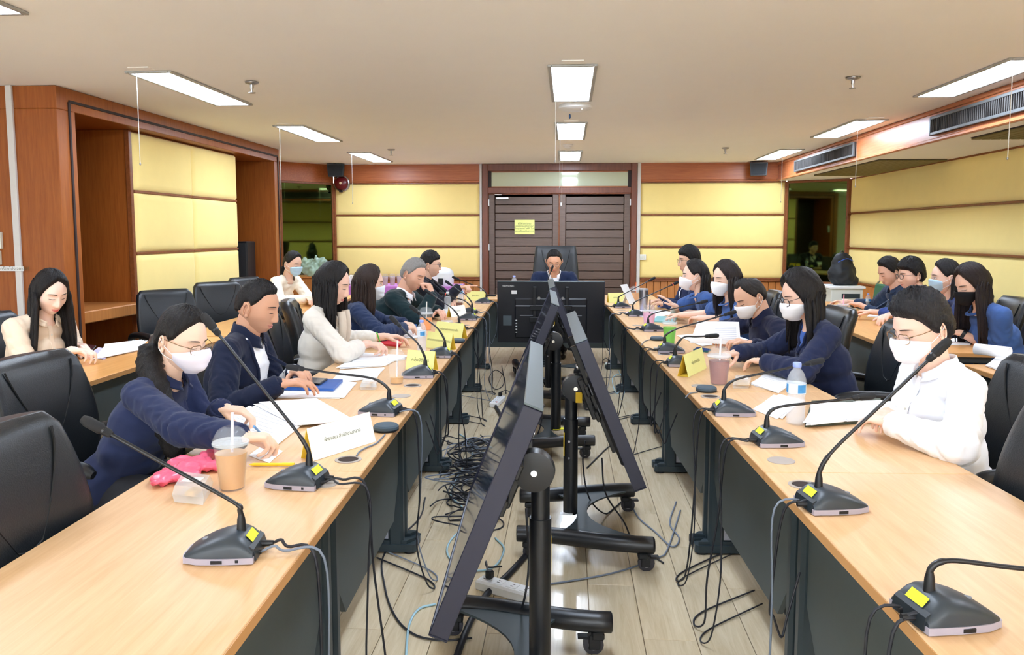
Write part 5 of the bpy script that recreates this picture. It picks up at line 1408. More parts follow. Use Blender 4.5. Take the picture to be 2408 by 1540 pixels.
# ------------------------------------------------------------------ cables of the microphones (parts of each microphone)
for i, (side, t, loc, ang, Mi) in enumerate(MICS):
    if side == 'H': continue
    rnd = random.Random(100+i)
    row = rowL if side == 'L' else rowR; A0 = LA if side == 'L' else RA; dd = dL if side == 'L' else dR
    M = Mi.inverted(); ins = -1 if side == 'L' else 1        # aisle direction handled by negative offsets
    for q in range(2):
        p0 = M @ (Vector((.02*MSC, -.118*MSC, .018)) if q == 0 else Vector((-.02*MSC, -.098*MSC, .0126)))
        s0 = (p0-A0).dot(dd); sp = rnd.uniform(-.06, .12)
        e1 = row(s0+sp*.3, -.035-.02*q); e1.z = TZ-.01
        e0 = row(s0+sp*.1, .03); e0.z = TZ+.012
        if (e0-p0).length < .03: mids = []
        else: mids = [p0.lerp(e0, .6)+Vector((0, 0, .012))]
        e2 = row(s0+sp*.7, -.05); e2.z = TZ-.25-rnd.uniform(0, .1)
        e3 = row(s0+sp, -.03-rnd.uniform(0, .05)); e3.z = .28-rnd.uniform(0, .1)
        e4 = row(s0+sp*1.2+.02, -.075); e4.z = .05
        e4b = row(s0+sp*1.3+.07, -.10); e4b.z = .008; e4c = row(s0+sp*1.4+.16, -.05); e4c.z = .008
        e5 = row(s0+sp*1.5+.3+rnd.uniform(0, .1), .2); e5.z = .01
        if rnd.random() < .3 and i not in (0, 1, 9):        # slack loop that ends under the table
            e3 = row(s0+sp, -.03); e3.z = .40; e4 = row(s0+sp*1.2, .0); e4.z = .33; e5 = row(s0+sp*1.6, .06); e5.z = .5; e4b = e4.lerp(e5, .3); e4c = e4.lerp(e5, .65)
        pts = catmull([p0]+mids+[e0, e1, e2, e3, e4, e4b, e4c, e5], 6)
        for p in pts: p.z = max(p.z, .006)
        mk('cable', MB().tube([Mi @ p for p in pts], .0036 if q == 0 else .003, 6), M_CABLE if q == 0 or rnd.random() < .5 else M_CABLEB, t, 'all')

# ------------------------------------------------------------------ table things
M_PAPER = mat('paper_white', (248, 249, 252), .85, var=.012, spec=.2)
M_PRINT = mat('print_grey', (150, 154, 168), .85)
M_CARDY = mat('card_yellow', (236, 238, 158), .8, var=.03)
M_CARDI = mat('card_inner_yellow', (240, 206, 70), .8, var=.03)
M_CARDW = mat('card_cream_white', (250, 250, 240), .8, var=.02)
M_CLEAR = mat('clear_plastic', (238, 244, 248), .08, alpha=.12, spec=.6, var=.01)
M_CLEARF = mat('frosted_plastic', (232, 240, 244), .25, alpha=.35, spec=.5, var=.02)
def quad_px(pts, z): return [on_z(a, b, z) for a, b in pts]
def slab(name, px, z0, h, m, label, cat, group=None, parts=None):
    q = quad_px(px, z0); c = sum(q, Vector())/len(q)
    loc = [(p.x-c.x, p.y-c.y) for p in q]
    o = mk(name, MB().prism(loc, 'z', 0, h), m, None, loc=(c.x, c.y, z0))
    return tag(o, label, cat, group)
def papers(px, z0, n, label, lines=0, cat='papers', m=None, seed=0):
    """a stack of loose sheets, each sheet its own part when few"""
    q = quad_px(px, z0); c = sum(q, Vector())/len(q); rnd = random.Random(seed+len(label))
    t = thing('paper_stack' if n > 1 else 'paper_sheet', label, cat, (c.x, c.y, z0))
    for k in range(n):
        a = rnd.uniform(-.08, .08)*(k > 0); sx = rnd.uniform(-.008, .008)
        R = Matrix.Rotation(a, 2)
        loc = [R @ Vector((p.x-c.x, p.y-c.y)) for p in q]
        mk('sheet', MB().prism([(v.x+sx, v.y+sx) for v in loc], 'z', k*.0022+.0002, k*.0022+.0018), m or M_PAPER, t)
    if lines:
        A, B, C_, D_ = [Vector((p.x-c.x, p.y-c.y)) for p in q[:4]]; mb = MB(); zt = (n-1)*.0022+.0021
        for k in range(lines):
            v = (k+1)/(lines+1); a = A.lerp(D_, v).lerp(B.lerp(C_, v), .12); b = A.lerp(D_, v).lerp(B.lerp(C_, v), .12+.76*rnd.uniform(.6, 1))
            d = (D_-A).normalized()*.0022
            mb.add([(a.x, a.y, zt), (b.x, b.y, zt), (b.x+d.x, b.y+d.y, zt), (a.x+d.x, a.y+d.y, zt)], [(0, 1, 2, 3)])
        o = mk('printed_text', mb, M_PRINT, t); o['kind'] = 'stuff'
    return t
def tent(a, b, h, txt, label, m=None, tilt=.028, size=.019):
    A = on_z(a[0], a[1], TZ+.001); B = on_z(b[0], b[1], TZ+.001); L = (B-A).length; c = (A+B)/2; d = (B-A).normalized()
    rz = math.atan2(d.y, d.x)
    t = thing('name_card', label, 'name card', (c.x, c.y, TZ+.001), rz, 'tent name cards on the tables')
    m = m or M_CARDY; w = .0015
    mk('front_panel', MB().prism([(0, 0), (w, 0), (tilt+w, h), (tilt, h)], 'x', -L/2, L/2), m, t)
    mk('back_panel', MB().prism([(2*tilt, 0), (2*tilt+w, 0), (tilt+w, h), (tilt, h)], 'x', -L/2, L/2), M_CARDI, t)
    mk('base_flap', MB().box((0, tilt, .001), (L-.004, 2*tilt-.002, .001)), M_CARDI, t)
    al = math.atan2(h, tilt)
    mk('lettering', text_mb(txt, size, Matrix.Translation((0, tilt*.52-.0012, h*.52)) @ Matrix.Rotation(al, 4, 'X')), M_INK, t)
    return t
tent((737, 1084), (884, 1038), .10, 'ฝ่ายแผน สำนักงานกลาง', 'largest tent name card, white faced, beside the second left microphone', M_CARDW, size=.017)
tent((953, 868), (1018, 873), .10, 'กลุ่มนิติการ', 'nearest yellow tent name card on the left row', size=.023)
tent((1000, 817), (1058, 824), .10, 'พัฒนาเกษตรอุตสาหกรรม', 'second yellow tent name card on the left row, behind the labelled water bottle')
tent((1021, 789), (1085, 797), .10, 'กลุ่มงานคุ้มครองการค้า', 'third yellow tent name card on the left row, beside the table edge')
tent((1062, 746), (1098, 741), .09, 'กลุ่มงาน', 'pale cream tent name card before the grey haired man', M_CARDW)
tent((1096, 706), (1139, 708), .10, 'ผู้อำนวยการ', 'farthest yellow tent name card on the left row')
tent((1619, 887), (1662, 866), .11, 'กลุ่มการสถาบัน', 'yellow tent name card before the chocolate drink on the right row', size=.022)
tent((1432, 712), (1470, 711), .10, 'เลขานุการ', 'farthest yellow tent name card on the right row')

def cup(base, wpx, hgt, liq, fill, label, straw=(240, 240, 244), dome=True, bent=0, cat='cup'):
    p = on_z(base[0], base[1], TZ); D = (p-CAM).dot(cF); r = wpx*.5*D/FPX
    t = thing('drink_cup', label, cat, (p.x, p.y, TZ+.001), 0, 'iced drinks in clear cups')
    rb = r*.72
    mk('cup_wall', MB().lathe([(0, .002), (rb, .002), (rb*1.02, .0), (r, hgt), (r*1.04, hgt+.002), (r*1.04, hgt+.006)], n=28, cap=False), M_CLEAR, t, 40)
    lm = mat('drink_%d_%d_%d' % liq, liq, .35, var=.1, scale=25); k = fill
    mk('drink', MB().lathe([(0, .004), (rb*.96, .004), ((rb+(r-rb)*k)*.965, hgt*k), (0, hgt*k+.001)], n=28, cap=False), lm, t, 40)
    if dome:
        mk('dome_lid', MB().lathe([(r*1.05, hgt+.004), (r*1.05, hgt+.01), (r*.98, hgt+.022), (r*.75, hgt+.042), (r*.45, hgt+.05), (r*.3, hgt+.051)], n=28, cap=False), M_CLEAR, t, 60)
        mk('lid_rim', MB().lathe([(r*1.03, hgt), (r*1.08, hgt+.002), (r*1.08, hgt+.008), (r*1.03, hgt+.01)], n=28), M_CLEARF, t, 40)
    if straw:
        mk('straw', MB().tube([(0, 0, hgt*.2), (.006+bent, .004, hgt+.09)], .0042, 10), mat('straw_%d_%d_%d' % straw, straw, .5), t, 60)
    return t
cup((546, 1148), 78, .125, (206, 160, 106), .82, 'iced coffee in a clear cup beside the nearest masked woman', (236, 232, 244))
cup((933, 902), 40, .115, (216, 172, 112), .28, 'almost empty clear cup of iced coffee near the nearest yellow card', (244, 244, 248))
cup((1002, 776), 32, .12, (244, 160, 84), .75, 'orange iced tea in a clear cup on the left row', (244, 244, 240))
cup((1077, 722), 28, .11, (120, 62, 40), .4, 'iced cola in a clear cup with a white straw', (240, 244, 240), dome=False)
cup((1690, 903), 52, .13, (158, 108, 104), .86, 'chocolate iced drink in a clear cup on the right row', (236, 236, 246))
cup((1574, 809), 33, .13, (104, 200, 40), .85, 'bright green iced drink on the right row', None)
cup((1526, 769), 31, .12, (246, 188, 220), .9, 'pink and white iced drink with a dark straw', (40, 40, 48))
cup((1494, 708), 26, .11, (216, 170, 122), .8, 'pale iced coffee with an orange straw at the far right', (244, 120, 60))
p9 = cup((1981, 752), 25, .12, (240, 130, 50), .8, 'orange iced drink on the right side desk', (250, 170, 190))

M_WATER = mat('bottle_clear', (240, 245, 252), .06, alpha=.24, spec=.7, var=.01)
M_LABELB = mat('bottle_label_blue', (70, 150, 214), .5, var=.25, scale=40)
M_CAPB = mat('bottle_cap_blue', (150, 170, 236), .5)
def bottle(base, hpx, label, cap=True, z=TZ, lab=True, capm=None):
    p = on_z(base[0], base[1], z); D = (p-CAM).dot(cF); h = hpx*D/FPX; r = h*.148
    t = thing('water_bottle', label, 'bottle', (p.x, p.y, z+.001), 0, 'clear water bottles')
    prof = [(0, .004), (r*.8, 0), (r*.95, h*.02)]
    for k in range(9): prof += [(r*(.94 if k % 2 else .99), h*(.06+.04*k))]
    prof += [(r*.9, h*.44), (r, h*.5), (r, h*.68), (r*.97, h*.74), (r*.7, h*.84), (r*.4, h*.9), (r*.4, h*.93)]
    mk('bottle_wall', MB().lathe(prof, n=24, cap=False), M_WATER, t, 60)
    mk('water', MB().lathe([(0, .006), (r*.8, .006)]+[(x*.93, z_) for x, z_ in prof[3:-5]]+[(0, prof[-6][1]+.001)], n=20, cap=False), mat('water_tint', (232, 240, 250), .05, alpha=.25, spec=.5), t, 60)
    if lab:
        lb = mk('label_band', MB().lathe([(r*1.01, h*.51), (r*1.01, h*.67)], n=24, cap=False), mat('bottle_label_pale', (222, 236, 248), .5), t, 60)
        for k in range(3):
            a0 = 2*PI*k/3+.4
            mk('label_print', MB().grid([[(r*1.025*math.cos(a0+u), r*1.025*math.sin(a0+u), h*zz) for u in (0, .25, .5, .75, 1.0)] for zz in (.525, .655)]), M_LABELB, lb)
    if cap: mk('cap', MB().lathe([(r*.44, h*.925), (r*.46, h*.94), (r*.46, h*.985), (r*.4, h)], n=18), capm or M_CAPB, t, 40)
    return t
bottle((992, 828), 76, 'labelled water bottle with blue cap on the left row')
bottle((1053, 742), 56, 'unlabelled water bottle with white cap before the grey haired man', lab=False, capm=M_WHITEP)
bottle((1084, 714), 46, 'water bottle with blue cap beside the iced cola')
bottle((1870, 997), 146, 'large water bottle with blue label on the right row')
bottle((2040, 728), 38, 'small water bottle on the right side desk')
bottle((1209, 697), 49, 'water bottle on the head table left of the chairman')
def puck(px, py, label, cab=None):
    p = on_z(px, py, TZ); t = thing('speaker_puck', label, 'conference speaker', (p.x, p.y, TZ+.001), 0, 'round black conference pucks')
    mk('body', MB().lathe([(0, 0), (.04, 0), (.046, .006), (.046, .016), (.04, .022), (0, .0225)], n=32, cap=False), mat('puck_fabric', (66, 82, 94), .7, bump=.2, bscale=600), t, 40)
    mk('base_ring', MB().lathe([(.041, -.0005), (.0465, .002), (.0465, .007), (.041, .008)], n=32), M_BLACKP, t, 40)
    if cab:
        pts = [on_z(a, b, TZ+.004)-Vector((p.x, p.y, TZ+.001)) for a, b in cab]
        mk('cable', MB().tube(catmull(pts, 6), .0028, 6), M_CABLEB, t, 'all')
puck(908, 1012, 'black round conference puck beside the white tent card', [(905, 1022), (885, 1042), (862, 1052), (845, 1062), (838, 1072)])
puck(1077, 805, 'black round conference puck behind the second yellow card on the left')
puck(1661, 920, 'black round conference puck behind the chocolate drink card', [(1640, 922), (1622, 925), (1612, 935)])
puck(1545, 800, 'black round conference puck left of the green drink', [(1530, 798), (1515, 803), (1508, 812)])

# papers and stationery -------------------------------------------------
Z1 = TZ+.001
papers([(490, 1008), (640, 1048), (712, 1000), (600, 955)], Z1, 4, 'stack of white papers under the pen of the nearest masked woman', 8)
papers([(600, 950), (700, 1000), (830, 990), (735, 940)], Z1+.010, 3, 'white papers fanned between the masked woman and the short haired man', 0)
papers([(582, 1072), (630, 1090), (662, 1062), (618, 1046)], Z1, 1, 'small paper slip beside the iced coffee cup', 0)
papers([(640, 936), (798, 938), (838, 902), (700, 892)], Z1, 3, 'white papers under the blue folder')
papers([(770, 905), (880, 890), (905, 866), (800, 872)], Z1, 2, 'loose sheet beyond the blue folder', 6)
slab('blue_folder', [(662, 917), (784, 920), (806, 898), (692, 893)], Z1+.008, .012, mat('folder_blue', (44, 92, 168), .45, var=.05), 'blue folder lying under a black phone', 'folder')
def phone(px, z0, label, m=None):
    q = quad_px(px, z0); c = sum(q, Vector())/4; t = thing('phone', label, 'phone', (c.x, c.y, z0))
    L_ = [(p.x-c.x, p.y-c.y) for p in q]
    mk('case', MB().prism(L_, 'z', .0002, .007), m or M_BLACKP, t)
    mk('screen', MB().prism([(x*.93, y*.93) for x, y in L_], 'z', .0071, .0078), M_SCREEN, t)
phone([(684, 901), (752, 906), (770, 893), (708, 889)], Z1+.021, 'black phone lying on the blue folder')
phone([(1630, 824), (1664, 829), (1672, 823), (1640, 818)], Z1, 'teal cased phone on the right row', mat('teal_case', (30, 110, 116), .4))
papers([(800, 868), (900, 862), (955, 838), (850, 832)], Z1, 4, 'stack of papers under the hand of the woman in the cream blazer', 7)
slab('red_notebook', [(893, 812), (940, 816), (948, 803), (904, 800)], Z1, .012, mat('notebook_red', (206, 50, 60), .5), 'small red notebook beside the woman in the cream blazer', 'notebook')
papers([(915, 792), (985, 796), (992, 772), (935, 765)], Z1, 3, 'printed papers with purple headings before the woman in a surgical mask', 6)
slab('blue_notebook', [(938, 770), (978, 772), (984, 757), (950, 755)], Z1+.008, .01, mat('folder_blue2', (46, 104, 170), .45), 'flat blue notebook beyond the printed papers on the left', 'notebook')
papers([(1020, 742), (1062, 744), (1072, 728), (1035, 727)], Z1, 2, 'papers under the hand of the grey haired man', 3)
# pens
def pen(a, b, z, m, label, r=.004, dz=0):
    A = on_z(a[0], a[1], z); B = on_z(b[0], b[1], z+dz); c = (A+B)/2; t = thing('pen', label, 'pen', c)
    d = B-A
    mk('barrel', MB().tube([A-c, A-c+d*.1, B-c], [.001, r, r], 8), m, t, 60); mk('cap', MB().tube([B-c-d*.25, B-c+d*.02], r*1.15, 8), m, t, 60)
pen((622, 1028), (598, 1003), Z1+.04, mat('pen_blue', (90, 150, 210), .4), 'light blue pen in the hand of the nearest masked woman', .0035, .06)
pen((896, 812), (886, 782), Z1+.02, mat('pen_green', (90, 200, 80), .4), 'green and purple pen of the woman in the cream blazer', .004, .09)
pen((205, 832), (178, 798), Z1+.02, mat('pen_navy', (30, 40, 80), .4), 'dark pen of the woman in the beige blouse', .004, .07)
pen((586, 1092), (690, 1092), Z1+.006, mat('straw_yellow', (246, 214, 50), .5), 'yellow plastic stick lying before the white tent card', .005)
# lumpy bags and snack boxes -------------------------------------------------
def lumpy(px, z0, h, m, name, label, cat, n=3, seed=1, vox=.009, parts=None, amp=.012):
    q = quad_px(px, z0); c = sum(q, Vector())/len(q); rnd = random.Random(seed); b = MB()
    for p in q:
        v = p-c; b.ell((v.x*.7, v.y*.7, h*.5), (abs(v.x)*.42+.02, abs(v.y)*.42+.02, h*.5), 12, 8)
    b.ell((0, 0, h*.55), (.5*max(abs(p.x-c.x) for p in q)+.01, .5*max(abs(p.y-c.y) for p in q)+.01, h*.55), 12, 8)
    co, no, fs = remesh(b, vox, 2)
    for i in range(len(co)):
        P_ = Vector(co[i])*30; w = abs(noise.noise(P_+Vector((seed, 0, 0))))-.2+.5*noise.noise(P_*2.2); co[i] += no[i]*w*amp
        co[i][2] = max(co[i][2], .001)
    m_ = MB(); m_.add([tuple(x) for x in co], fs)
    return tag(mk(name, m_, m, None, 'all', loc=(c.x, c.y, z0)), label, cat)
lumpy([(366, 1143), (420, 1098), (505, 1075), (515, 1105), (440, 1135)], TZ, .034, mat('pink_plastic', (240, 104, 136), .3, var=.15, spec=.6), 'plastic_bag', 'crumpled pink plastic bag beside the iced coffee cup', 'bag', seed=3, amp=.016)
def snackbox(px, h, label, lid=True):
    q = quad_px(px, TZ+.001); c = sum(q, Vector())/4; L_ = [(p.x-c.x, p.y-c.y) for p in q]; t = thing('snack_box', label, 'food box', (c.x, c.y, TZ+.001))
    b = MB(); top = [(x*.92, y*.92) for x, y in L_]; n = 4
    b.add([(x*.9, y*.9, 0) for x, y in L_]+[(x, y, h*.5) for x, y in L_]+[(x*.85, y*.85, h) for x, y in L_], [(0, 1, 2, 3), (8, 9, 10, 11)]+[(i, (i+1) % 4, (i+1) % 4+4, i+4) for i in range(4)]+[(i+4, (i+1) % 4+4, (i+1) % 4+8, i+8) for i in range(4)])
    mk('clear_shell', b, M_CLEARF, t)
    mk('pastry', MB().box((0, 0, h*.25), (abs(L_[0][0]-L_[2][0])*.45, abs(L_[0][1]-L_[2][1])*.45, h*.4), None, h*.12), mat('pastry_tan', (222, 176, 104), .8, var=.2, scale=60, bump=.3), t)
    mk('box_label', MB().box((0, 0, h+.001), (.05, .035, .001)), M_PAPER, t)
snackbox([(405, 1182), (480, 1190), (502, 1152), (430, 1142)], .045, 'clear pastry box before the iced coffee cup')
snackbox([(846, 918), (886, 918), (890, 900), (852, 900)], .03, 'small wrapped yellow snack beside the blue folder')
snackbox([(1722, 914), (1762, 914), (1766, 898), (1728, 897)], .035, 'wrapped snack beside the chocolate drink on the right')
snackbox([(1030, 775), (1062, 775), (1066, 762), (1036, 762)], .035, 'clear food box beside the orange tea on the left row')
# right row papers
papers([(1896, 1000), (1985, 992), (1998, 948), (1912, 950)], Z1+.012, 3, 'left page block of the open notebook before the person in white', 0)
nb = slab('open_notebook', [(1892, 1004), (2085, 992), (2070, 942), (1908, 948)], Z1, .011, mat('notebook_cover', (70, 78, 64), .6, var=.5, scale=50), 'open notebook with patterned cover before the person in white', 'notebook')
papers([(1990, 992), (2080, 986), (2062, 944), (2002, 947)], Z1+.012, 3, 'right page block of the open notebook before the person in white', 0)
papers([(1772, 962), (1830, 985), (1888, 945), (1830, 930)], Z1, 3, 'white papers with a curled edge left of the large water bottle', 0)
papers([(1765, 905), (1830, 925), (1872, 895), (1800, 876)], Z1, 3, 'printed papers before the long haired woman in navy on the right', 8)
papers([(1590, 790), (1650, 815), (1760, 800), (1700, 780)], Z1, 2, 'white sheets on the table under the balding man sheet', 0)
# held sheet
A = on_y(1622, 806, 4.7); B = on_y(1742, 812, 4.66); Cc = on_y(1738, 757, 4.75); Dd = on_y(1640, 756, 4.8); c = (A+B)/2
hs = thing('held_sheet', 'printed sheet held upright by the balding man', 'papers', c)
hs_v = [A-c, B-c, Cc-c, Dd-c]; G = [[hs_v[0].lerp(hs_v[1], u).lerp(hs_v[3].lerp(hs_v[2], u), v)+Vector((0, .012*math.sin(PI*u), 0)) for u in [k/8 for k in range(9)]] for v in (0, .33, .66, 1)]
o = mk('sheet', MB().grid(G), M_PAPER, hs, 'all'); so = o.modifiers.new('thickness', 'SOLIDIFY'); so.thickness = .001
lm = MB()
for k in range(8):
    v = .2+.08*k; a = hs_v[0].lerp(hs_v[1], .45).lerp(hs_v[3].lerp(hs_v[2], .45), v); b = hs_v[0].lerp(hs_v[1], .92).lerp(hs_v[3].lerp(hs_v[2], .92), v)
    e = Vector((0, -.004, 0)); u = Vector((0, 0, .003)); lm.add([a+e, b+e, b+e+u, a+e+u], [(0, 1, 2, 3)])
o = mk('printed_text', lm, mat('print_faint', (206, 210, 222), .85), hs); o['kind'] = 'stuff'
slab('teal_folder', [(1535, 757), (1586, 760), (1592, 748), (1545, 746)], Z1, .012, mat('folder_teal', (128, 190, 196), .5), 'pale teal folder beside the pink drink', 'folder')
papers([(1500, 744), (1545, 748), (1590, 736), (1545, 730)], Z1, 2, 'white papers before the wrist watch woman', 3)
papers([(1470, 738), (1500, 742), (1515, 730), (1488, 727)], Z1, 2, 'lilac tinted papers beside the red ringed microphone', 0, m=mat('paper_lilac', (214, 206, 236), .8))
slab('blue_notebook', [(1546, 722), (1572, 724), (1580, 714), (1556, 713)], Z1, .014, mat('book_blue', (88, 112, 190), .5), 'small blue notebook before the far right man with glasses', 'notebook')
# steel tumbler
p = on_z(1513, 729, TZ); D = (p-CAM).dot(cF)
t = thing('steel_tumbler', 'brushed steel tumbler on the far right row', 'tumbler', (p.x, p.y, TZ+.001))
mk('body', MB().lathe([(0, 0), (.032, 0), (.034, .005), (.042, .15), (.043, .19)], n=28, cap=False), M_METAL, t, 40); mk('lid', MB().lathe([(.044, .186), (.044, .198), (.03, .204), (0, .204)], n=28, cap=False), M_CLEARF, t, 40)
# tablet
A = on_z(1490, 716, TZ); t = thing('tablet', 'white tablet leaning on a stand at the far right row', 'tablet', (A.x, A.y, TZ+.001), RAD(62))
mk('slab', MB().box((0, .06, .1), (.16, .008, .22), Matrix.Rotation(RAD(-28), 3, 'X'), .003), M_WHITEP, t); mk('stand', MB().box((0, .09, .05), (.08, .004, .12), Matrix.Rotation(RAD(25), 3, 'X')), M_WHITEP, t)
# head table things
p = on_z(1152, 697, TZ); t = thing('remote_control', 'black remote lying at the left end of the head table', 'remote', (p.x, p.y, TZ+.001), .1)
mk('case', MB().box((0, 0, .009), (.14, .045, .018), None, .006), M_BLACKP, t); mk('keypad', MB().box((0, 0, .019), (.08, .03, .002)), mat('keypad_grey', (90, 90, 96), .6), t)
papers([(1318, 701), (1345, 701), (1348, 697), (1322, 697)], Z1, 3, 'papers before the chairman on the head table', 3)
# left side desk things
papers([(222, 846), (322, 826), (340, 802), (250, 812)], Z1, 5, 'thick open papers on the side desk before the woman in beige', 0)
papers([(205, 838), (246, 846), (270, 824), (232, 818)], Z1, 2, 'lilac notes under the pen of the woman in beige', 5, m=mat('paper_lilac', (214, 206, 236), .8))
phone([(196, 822), (216, 826), (226, 815), (206, 812)], Z1+.03, 'black phone held by the woman in the beige blouse')
# right side desk things
papers([(2318, 862), (2440, 900), (2470, 862), (2350, 838)], Z1, 4, 'white papers on the nearest right side desk', 4)
A = on_z(2332, 848, TZ); t = thing('curled_paper', 'curled white paper roll standing up on the right side desk', 'papers', (A.x, A.y, TZ+.01), RAD(40))
G = [[(.035*(1-.25*k/24)*math.cos(2*PI*1.1*k/24), y, .045+.035*(1-.25*k/24)*math.sin(2*PI*1.1*k/24)) for k in range(25)] for y in (-.09, 0, .09)]
o = mk('sheet', MB().grid(G), M_PAPER, t, 'all'); so = o.modifiers.new('thickness', 'SOLIDIFY'); so.thickness = .001
papers([(2225, 812), (2282, 812), (2288, 797), (2238, 796)], Z1, 2, 'white sheet under the arm of the black masked woman', 0)
papers([(2040, 744), (2105, 748), (2120, 734), (2060, 728)], Z1, 3, 'open white papers before the young man with the fringe', 0)
p = on_z(1985, 736, TZ); t = thing('laptop', 'black laptop seen from behind on the far right desk', 'laptop', (p.x-.22, p.y+.3, TZ+.001), RAD(90))
mk('base', MB().box((0, -.12, .008), (.33, .23, .014), None, .004), M_BLACKP, t)
mk('lid', MB().box((0, .03, .12), (.33, .008, .23), Matrix.Rotation(RAD(-14), 3, 'X'), .003), mat('laptop_lid', (58, 46, 42), .45), t)
p = on_z(2010, 722, TZ); t = thing('computer_mouse', 'black computer mouse under the hand of the young man', 'mouse', (p.x-.03, p.y-.05, TZ+.001))
mk('shell', MB().ell((0, 0, .014), (.03, .05, .018), 14, 8), M_BLACKP, t, 'all'); mk('wheel', MB().lathe([(.008, -.004), (.008, .004)], (0, -.025, .028), 10, Matrix.Rotation(PI/2, 4, 'Y')), M_METAL, t)

# back right cabinet and backpack, green chair ---------------------------
cx = on_y(1978, 690, 9.4).x; cy = 9.4
t = thing('side_cabinet', 'pale grey cabinet unit under the black backpack', 'cabinet', (cx, cy, 0))
M_CAB = mat('cabinet_grey', (214, 218, 212), .5, var=.03)
mk('body', MB().box((0, 0, .42), (.36, .4, .8), None, .01), M_CAB, t); mk('top_board', MB().box((0, 0, .835), (.40, .44, .03), None, .006), M_WHITEP, t)
mk('vent', MB().box((.04, -.204, .74), (.2, .01, .05)), M_LEGGREY, t); mk('door_panel', MB().box((0, -.204, .34), (.3, .01, .55), None, .003), M_CREAMP, t)
b = MB(); b.ell((0, 0, .14), (.17, .10, .16), 16, 10); b.ell((0, 0, .26), (.13, .08, .12), 14, 8); b.ell((0, -.07, .1), (.12, .06, .1), 14, 8); b.ell((.1, 0, .05), (.1, .1, .07), 10, 8)
co, no, fs = remesh(b, .012, 2)
for i in range(len(co)): co[i] += no[i]*.012*noise.noise(Vector(co[i])*16); co[i][2] = max(co[i][2], .001)
t = thing('backpack', 'black backpack with a blue zip standing on the grey cabinet', 'backpack', (cx+.0, cy, .852), RAD(10))
m_ = MB(); m_.add([tuple(q) for q in co], fs); mk('bag_body', m_, mat('nylon_black', (28, 32, 38), .55, var=.15, bump=.15, bscale=40), t, 'all')
mk('blue_zip', MB().tube(catmull([(-.1, -.09, .27), (0, -.1, .31), (.09, -.085, .28)], 5), .004, 6), mat('zip_blue', (50, 90, 190), .5), t); mk('top_handle', MB().tube(catmull([(-.03, .02, .36), (0, .02, .4), (.03, .02, .36)], 5), .006, 6), M_BLACKP, t)
gx = on_y(2040, 700, 8.2).x
t = thing('green_chair', 'green fabric chair with a metal frame at the far right', 'chair', (gx, 8.25, 0), RAD(100))
M_GREEN = mat('green_fabric', (52, 96, 66), .85, var=.08)
mk('seat', MB().box((0, 0, .44), (.44, .42, .06), None, .02), M_GREEN, t); mk('backrest', MB().box((0, -.21, .72), (.42, .05, .42), Matrix.Rotation(RAD(8), 3, 'X'), .02), M_GREEN, t)
for sx in (-1, 1):
    for sy in (-1, 1): mk('leg', MB().tube([(sx*.2, sy*.19, .0), (sx*.2, sy*.19, .42)], .011, 8), M_CHROME, t)
mk('back_frame', MB().tube(catmull([(-.215, -.19, .42), (-.22, -.24, .9), (0, -.25, .97), (.22, -.24, .9), (.215, -.19, .42)], 6), .009, 8), M_CHROME, t, 'all')
# far left side table with purple cloth ------------------------------------
sy0, sy1 = 10.35, 10.95; sx0, sx1 = on_y(815, 680, 10.6).x, on_y(1085, 680, 10.6).x
t = thing('refreshment_table', 'side table under a purple cloth by the back wall', 'table', ((sx0+sx1)/2, (sy0+sy1)/2, 0))
w = sx1-sx0; dp = sy1-sy0
mk('tabletop', MB().box((0, 0, .73), (w-.01, dp-.01, .025)), M_TABLE, t)
G = []
per = [(-w/2, -dp/2), (w/2, -dp/2), (w/2, dp/2), (-w/2, dp/2), (-w/2, -dp/2)]; ring = []
for k in range(4):
    for j in range(16): u = j/16; ring.append((per[k][0]*(1-u)+per[k+1][0]*u, per[k][1]*(1-u)+per[k+1][1]*u))
for v in (0, .25, .6, 1): G.append([(x*(1+.02*v*math.sin(k*1.7)*1)+0, y*(1+.05*v*math.sin(k*1.3)), .745-.36*v) for k, (x, y) in enumerate(ring+[ring[0]])])
M_PURPLE = mat('purple_cloth', (196, 120, 204), .8, var=.08, sheen=.2)
mk('tablecloth', MB().grid(G).add([(x, y, .746) for x, y in per[:4]], [(0, 1, 2, 3)]), M_PURPLE, t, 30)
for sx in (-1, 1):
    for sy in (-1, 1): mk('leg', MB().box((sx*(w/2-.06), sy*(dp/2-.06), .36), (.05, .05, .72)), M_LEGGREY, t)
def at_far(px, y, z): q = on_y(px, 600, y); return Vector((q.x, y, z))
q = at_far(1040, 10.55, .747); t = thing('rice_cooker', 'white domed cooker on the purple cloth table', 'cooker', q)
mk('pot', MB().lathe([(0, 0), (.14, 0), (.155, .04), (.155, .14), (.15, .16)], n=32, cap=False), M_WHITEP, t, 40); mk('lid', MB().lathe([(.155, .158), (.15, .18), (.12, .22), (.06, .245), (0, .25)], n=32, cap=False), M_WHITEP, t, 'all'); mk('control_panel', MB().box((.0, -.15, .06), (.07, .02, .09), None, .005), M_BLACKP, t)
for k in range(3):
    q = at_far(905+17*k, 10.5+.03*k, .747)
    t = thing('coffee_cup', ['leftmost', 'middle', 'rightmost'][k]+' of the three clear coffee cups on the purple cloth table', 'cup', q, 0, 'coffee cups on the purple table')
    mk('cup_wall', MB().lathe([(.03, 0), (.042, .12), (.044, .124)], n=20, cap=False), M_CLEARF, t, 40); mk('drink', MB().lathe([(0, .002), (.029, .002), (.039, .105), (0, .106)], n=20, cap=False), mat('drink_brown', (188, 150, 92), .4), t, 40); mk('dome_lid', MB().lathe([(.044, .124), (.04, .145), (.02, .16), (0, .161)], n=20, cap=False), M_CLEAR, t, 40)
